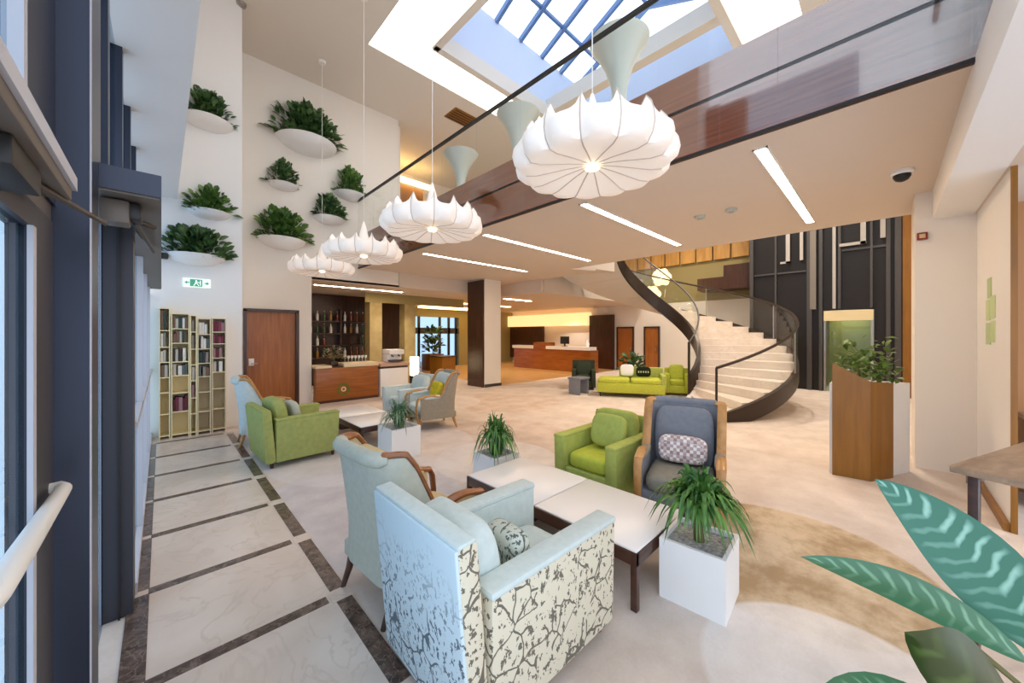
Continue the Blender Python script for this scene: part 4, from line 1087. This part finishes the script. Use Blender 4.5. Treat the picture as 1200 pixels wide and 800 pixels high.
MB().box((0, -.02, 0), (.05, .04, .05)).build('bracket', M['black'], t); MB().box((0, -.09, -.01), (.10, .13, .09), .02).build('body', M['black'], t)
t = thing('wall_mounted_alarm', 'small red fire alarm high on the white pier edge', 'alarm', (6.75, -.30, 2.86))
MB().box((-.02, 0, 0), (.04, .09, .09), .008).build('body', plain('alarm_red', rgb(140, 44, 30), .5), t); MB().box((-.042, 0, 0), (.006, .05, .05)).build('face', M['f_beige'], t)
t = thing('wall_decal', 'pale green squares decal on the white return wall at right', 'wall decal', (5.98, -.72, 1.87))
for k, (x, z, s_, mt) in enumerate(((.03, .25, .20, 'decal2'), (-.15, .05, .22, 'decal'), (.09, .03, .21, 'decal'), (-.14, -.19, .21, 'decal'), (.09, -.21, .22, 'decal2'))):
    MB().box((x, .003, z), (s_, .006, s_)).build('square', M[mt], t)

# ================================================================== PODIUM SCREEN WITH PLANTS, CONSOLE
t = thing('planter_screen', 'honey brown panelled planter stand with sloping top and green shrubs near the white pier', 'planter', (5.9, .2, 0))
pn = MB()
P = [(-.21, .25), (-.17, -.07), (.16, -.25)]
Z = [1.32, 1.12, 1.09]
def panel(a, b_, za, zb, th=.035):
    a, b_ = Vector((*a, 0)), Vector((*b_, 0)); n = (b_ - a).cross(Vector((0, 0, 1))).normalized() * th
    vs = [a, b_, b_ + Vector((0, 0, zb)), a + Vector((0, 0, za))]; vs += [v - n for v in vs]
    return MB().add(vs, [(0, 1, 2, 3), (7, 6, 5, 4), (0, 4, 5, 1), (1, 5, 6, 2), (2, 6, 7, 3), (3, 7, 4, 0)])
panel(P[0], P[1], Z[0], Z[1]).build('side_panel', M['wood_panel'], t)
panel(P[1], P[2], Z[1], Z[2]).build('front_panel', M['wood_panel'], t)
bx = MB(); bx.prism([(-.165, .28), (-.125, -.035), (.18, -.215), (.58, -.39), (.62, .28)], 0, 1.07); bx.build('planter_box', M['planter'], t)
bs = MB(); rnd = random.Random(11)
for k in range(240):
    p = Vector((rnd.uniform(-.05, .58), rnd.uniform(-.28, .24), 1.06 + rnd.random() * (.18 + .3 * rnd.random())))
    if p.x > .3: p.z += rnd.random() * .22
    dd = Vector((rnd.uniform(-1, 1), rnd.uniform(-1, 1), rnd.uniform(0, 1.2))).normalized(); L = rnd.uniform(.07, .13)
    bs.leaf(p, p + dd * L * .6, p + dd * L - Vector((0, 0, .02)), L * .5, (rnd.uniform(-.5, .5), rnd.uniform(-.5, .5), 1), 3, .2)
bs.build('foliage', M['leaf_bush'], t)
sm_ = MB()
for k in range(6): sm_.tube([(.0 + .1 * k, .03, 1.04), (.02 + .1 * k, .05, 1.3)], .006, 5)
sm_.build('stems', M['stem'], t)

t = thing('console_table', 'high grey-brown console table with dark wooden legs at the right edge', 'console table', (2.70, -.47, 0), R(-21))
MB().box((.04, 0, 1.085), (.86, .32, .03), .006).build('tabletop', M['console'], t)
ap = MB(); ap.box((.04, .12, 1.05), (.74, .02, .05)); ap.box((.04, -.12, 1.05), (.74, .02, .05)); ap.build('apron', M['console'], t)
for sx in (-1, 1):
    for sy in (-1, 1): MB().box((.04 + sx * .36, sy * .11, .54), (.03, .03, 1.07), .003).build('leg', M['wenge'], t)
t = thing('sideboard', 'wooden sideboard with dark front in the alcove at the right edge', 'sideboard', (6.1, -1.75, 0))
MB().box((0, 0, .82), (.7, 1.6, .05), .005).build('top', M['console'], t); MB().box((.02, 0, .4), (.6, 1.5, .79), .005).build('cabinet', M['wood_dark'], t)

# ================================================================== BOOKSHELF
bsf = thing('bookshelf', 'cream cubby bookshelf with five uneven columns against the white pier', 'bookshelf', (0, 8.19, 0))
colx = [(-.03, .10), (.11, .33), (.335, .42), (.425, .60), (.61, .80)]
tops_ = [2.07, 1.99, 1.97, 1.92, 1.93]
shelves = [[.06, .40, .74, .98, 1.22, 1.46, 1.72], [.06, .42, .72, 1.0, 1.22, 1.52, 1.75], [.06, .36, .62, .9, 1.16, 1.42, 1.7], [.06, .38, .70, .96, 1.18, 1.42, 1.66], [.06, .40, .74, 1.02, 1.26, 1.50, 1.70]]
m_sh = plain('cream_lacquer', rgb(244, 226, 178), .5); m_sh2 = plain('taupe_lacquer', rgb(226, 208, 170), .5)
dp = .30; tk = .014
for i, ((xa, xb), tz) in enumerate(zip(colx, tops_)):
    mb = MB()
    mb.bb(xa, xa + tk, -dp, 0, 0, tz); mb.bb(xb - tk, xb, -dp, 0, 0, tz); mb.bb(xa + tk, xb - tk, -.012, 0, 0, tz)
    for z in shelves[i] + [tz]: mb.bb(xa + tk, xb - tk, -dp, -.012, z - tk, z)
    mb.build('column_unit', m_sh if i < 3 else m_sh2, bsf)
bk_cols = [rgb(60, 52, 48), rgb(188, 180, 168), rgb(90, 96, 92), rgb(46, 70, 62), rgb(226, 220, 208), rgb(120, 92, 76), rgb(140, 134, 126)]
bk_red = [rgb(112, 40, 56), rgb(134, 60, 76), rgb(92, 34, 44), rgb(160, 120, 124)]
bmats = [plain('book_cloth_%d' % i, c_, .7) for i, c_ in enumerate(bk_cols)]; rmats = [plain('book_red_%d' % i, c_, .7) for i, c_ in enumerate(bk_red)]
def book_mesh(mat):
    mb = MB(); mb.bb(-.5, .5, -.5, .5, 0, 1); return mb.build('book', mat)
protos = {}
names = ['leftmost', 'second', 'narrow middle', 'fourth', 'rightmost']
rnd = random.Random(5)
for i, ((xa, xb), tz) in enumerate(zip(colx, tops_)):
    zs = shelves[i] + [tz]
    for q in range(len(zs) - 1):
        low = zs[q] < .9
        if low and not (i == 1 and q == 1) and not (i == 2 and q == 2): continue
        room = zs[q + 1] - zs[q] - tk - .02
        x = xa + tk + .006; end = xb - tk - .004
        if rnd.random() < .12 and not low: x += .02
        while x < end - .03:
            w = rnd.uniform(.026, .05)
            if x + w > end: break
            hh = room * rnd.uniform(.68, .97); dpth = rnd.uniform(.15, .2)
            mt = rnd.choice(rmats) if (i == 4 and q >= 4) or low else rnd.choice(bmats)
            if mt.name not in protos: o = book_mesh(mt); protos[mt.name] = o
            else: o = protos[mt.name].copy(); COL.objects.link(o)
            o.scale = (w - .003, dpth, hh); o.location = (x + w / 2, 8.19 - dp + .03 + dpth / 2, zs[q] + .002)
            red = mt in rmats
            tag(o, (('dark red book lying low in the %s column of the bookshelf' % names[i]) if low else 'dark red book upright in the %s column of the bookshelf' % names[i]) if red else 'upright book in the %s column of the cream bookshelf' % names[i], 'book', 'books in the %s column' % names[i])
            x += w + (.0 if rnd.random() < .9 else .02)

# ================================================================== BAR
bar = thing('bar_counter', 'wooden bar counter with pale top and green wreath emblem', 'bar counter', (3.35, 9.5, 0), 0)
MB().bb(-.72, .78, -.12, .1, 0, .84, .003).build('front_panel', M['wood_bar'], bar)
MB().bb(-.74, -.38, -.16, .45, .84, .90, .004).build('worktop', plain('pale_oak_top', rgb(226, 206, 168), .35), bar)
MB().bb(-.10, .78, -.16, .45, .84, .93, .004).build('worktop', plain('pale_oak_top_b', rgb(226, 206, 168), .35), bar)
MB().bb(-.38, -.10, -.10, .45, .84, .87).build('worktop_gap', M['wood_dark'], bar)
MB().bb(-.72, .78, -.126, -.12, 0, .06).build('plinth', M['wenge'], bar)
em = MB(); em.xf = Matrix.Translation((-.1, -.128, .30)) @ Matrix.Rotation(R(90), 4, 'X')
rr_ = [];
for j in range(40):
    a = 2 * PI * j / 40; q = .02 + .012 * math.sin(9 * a)
    rr_.append([((.13 + q) * math.cos(a), (.13 + q) * math.sin(a), .004), ((.13 - q) * math.cos(a), (.13 - q) * math.sin(a), .004)])
rr_.append(rr_[0]); em.grid(rr_, False); em.build('wreath_emblem', plain('emblem_green', rgb(96, 116, 40), .6), bar)
em = MB(); em.xf = Matrix.Translation((-.1, -.126, .30)) @ Matrix.Rotation(R(90), 4, 'X')
em.lathe([(.055, .002), (.06, .004), (.035, .004), (.035, .002)], 24); em.box((.03, -.035, .004), (.035, .012, .003), rz=R(-45)); em.build('emblem_letter', plain('emblem_cream', rgb(220, 206, 170), .6), bar)
cb = thing('service_counter', 'white service counter with brown top at the right of the bar', 'counter', (4.56, 9.6, 0))
MB().bb(-.38, .42, -.25, .35, 0, .74, .004).build('cabinet', M['white_gloss'], cb); MB().bb(-.40, .46, -.3, .4, .80, .88, .004).build('worktop', plain('rose_top', rgb(196, 160, 140), .4), cb)
MB().bb(-.38, .42, -.22, .35, .74, .80).build('band', M['wood_dark'], cb)
cmx = thing('coffee_machine', 'white espresso machine on the service counter', 'coffee machine', (4.72, 9.75, .88))
MB().box((0, .05, .11), (.42, .34, .22), .02).build('body', M['white_gloss'], cmx); MB().box((0, -.03, .29), (.44, .46, .14), .02).build('top_housing', M['white_gloss'], cmx)
MB().box((0, -.14, .05), (.40, .2, .05), .01).build('drip_tray', M['steel_dark'], cmx)
for s in (-1, 1): MB().tube([(s * .1, -.14, .24), (s * .1, -.14, .18), (s * .1, -.24, .17)], .016, 8).build('group_handle', M['black'], cmx)
# bar back
bb_ = thing('back_bar_shelf', 'dark back bar shelving full of bottles behind the counter', 'shelf unit', (4.3, 12.9, 0))
MB().bb(-1.2, 1.1, -.02, .05, 0, 2.5).build('back_panel', M['wood_dark'], bb_)
for z in (.9, 1.3, 1.7, 2.1): MB().bb(-1.2, 1.1, -.35, -.02, z - .03, z).build('shelf', M['wood_dark'] if z > 1 else M['wenge'], bb_)
for x in (-1.2, -.05, 1.06): MB().bb(x, x + .04, -.35, -.02, 0, 2.5).build('upright', M['wood_dark'], bb_)
def bottle(mat, cap):
    t = thing('bottle', 'bottle', 'bottle')
    MB().lathe([(0, 0), (.042, 0), (.045, .02), (.045, .18), (.03, .22), (.015, .25), (.015, .30), (0, .30)], 12).build('body', mat, t)
    MB().lathe([(.018, .285), (.018, .32), (0, .32)], 8).build('cap', cap, t)
    return t
bprot = [bottle(plain('bottle_%d' % i, c_, .15), M['steel']) for i, c_ in enumerate((rgb(196, 190, 176), rgb(150, 110, 50), rgb(60, 84, 60), rgb(214, 214, 214), rgb(120, 60, 40)))]
rnd = random.Random(2); used = set(); bn = {0: 'pale', 1: 'amber', 2: 'dark green', 3: 'white', 4: 'red-brown'}
sn_ = {.9: 'lowest', 1.3: 'second', 1.7: 'third', 2.1: 'top'}
for z in (.9, 1.3, 1.7, 2.1):
    for k in range(11):
        if rnd.random() < .25: continue
        q = rnd.randrange(5); x = 4.3 - 1.11 + k * .2 + (.05 if k > 5 else 0); lab = '%s bottle on the %s shelf of the back bar' % (bn[q], sn_[z]); gp_ = 'bottles on the %s back bar shelf' % sn_[z]
        if q in used: dup(bprot[q], (x, 12.68, z + .002), 0, lab, gp_)
        else:
            used.add(q); bprot[q].location = (x, 12.68, z + .002); bprot[q]['label'] = lab; bprot[q]['group'] = gp_
for i, x in enumerate((4.75, 5.95)):
    struct('trim_%d' % (23 + i), MB().bb(x, x + .40, 11.4, 11.8, 0, 2.75), M['pilaster'])
struct('trim_25', MB().bb(4.6, 8.4, 11.38, 11.42, 2.68, HL), M['olive'])
# things on the bar: glasses and an arrangement
bush('flower_arrangement', 'dry grey-green arrangement standing on the dark gap of the bar counter', (3.11, 9.66, .872), 0, 90, .24, .16, .26, 14, leaf_mat('dry_foliage', rgb(84, 76, 52), rgb(150, 144, 110)), .12, (.16, .1), M['wood_dark'])
for k in range(7):
    x = 3.42 + k * .09
    o = MB().lathe([(.03, 0), (.03, .004), (.005, .01), (.005, .08), (.035, .12), (.038, .17), (.034, .17), (.03, .12), (0, .09)], 12).build('wine_glass', plain('glassware', rgb(220, 222, 220), .1) if k == 0 else bpy.data.materials['glassware'], None, (x, 9.78, .93))
    tag(o, 'clear stemmed glass in the row on the bar counter', 'glass', 'stemmed glasses on the bar counter')
lt_ = thing('floor_lantern', 'glowing white lantern on the floor right of the service counter', 'lantern', (5.95, 10.75, 0))
MB().box((0, 0, .62), (.22, .22, .62), .01).build('shade', M['lantern'], lt_); MB().box((0, 0, .16), (.24, .24, .32), .005).build('base', M['black'], lt_)
cr = thing('wooden_crate', 'brown box seat beside the dark wooden column', 'box seat', (8.0, 12.2, 0), R(10))
MB().box((0, 0, .4), (.7, .7, .76), .02).build('body', M['wood_panel'], cr); MB().box((0, 0, .8), (.74, .74, .05), .01).build('top', M['wenge'], cr)

# ================================================================== LIGHT
w = bpy.data.worlds.new('World'); scene.world = w; w.use_nodes = True
bg = w.node_tree.nodes['Background']; bg.inputs['Color'].default_value = (.76, .86, 1.0, 1); bg.inputs['Strength'].default_value = 1.7

def spot(loc, e, col=(1, .87, .72), size=R(120), r=.06):  # added fill spots without fixtures, only to brighten the rooms
    l = bpy.data.lights.new('fill_spot', 'SPOT'); l.energy = e; l.color = col; l.spot_size = size; l.spot_blend = .6; l.shadow_soft_size = r
    o = bpy.data.objects.new('fill_spot', l); COL.objects.link(o); o.location = loc; return o
for c_ in ((2.6, 1.72), (2.6, 4.22), (2.6, 6.5), (2.56, 8.7)): pass
for (x, y, z, e) in ((10.8, 11.0, HL - .03, 120), (14.2, 11.0, HL - .03, 120), (5.5, 10.6, HL - .03, 90), (8.2, 11.5, HL - .03, 90), (12.5, 8.6, HL - .03, 100),
                     (12.0, 2.4, HT - .05, 600), (12.5, 5.5, HT - .05, 500), (10.0, .8, HT - .05, 350), (4.5, -1.8, 3.0, 60), (13.0, 14.5, HL - .03, 100)):
    spot((x, y, z), e)

# ================================================================== CAMERA
cam = bpy.data.cameras.new('Camera'); co = bpy.data.objects.new('Camera', cam); COL.objects.link(co)
co.location = (0, 0, 1.65); cam.sensor_width = 36; cam.lens = 36 * 425 / 1200
yaw = math.atan2(.695, .719)
co.rotation_euler = (R(90), 0, -yaw)
cam.shift_y = -8 / 1200 * -1 * -1
cam.clip_start = .05
scene.camera = co
scene.view_settings.view_transform = 'Standard'; scene.view_settings.look = 'None'; scene.view_settings.gamma = 1
scene.view_settings.exposure = 0.55
try: scene.view_settings.use_curve_mapping = False
except Exception: pass
scene.cycles.use_denoising = True
scene.cycles.max_bounces = 10; scene.cycles.diffuse_bounces = 6; scene.cycles.glossy_bounces = 4; scene.cycles.transparent_max_bounces = 24
scene.cycles.sample_clamp_indirect = 6
scene.cycles.caustics_reflective = False; scene.cycles.caustics_refractive = False
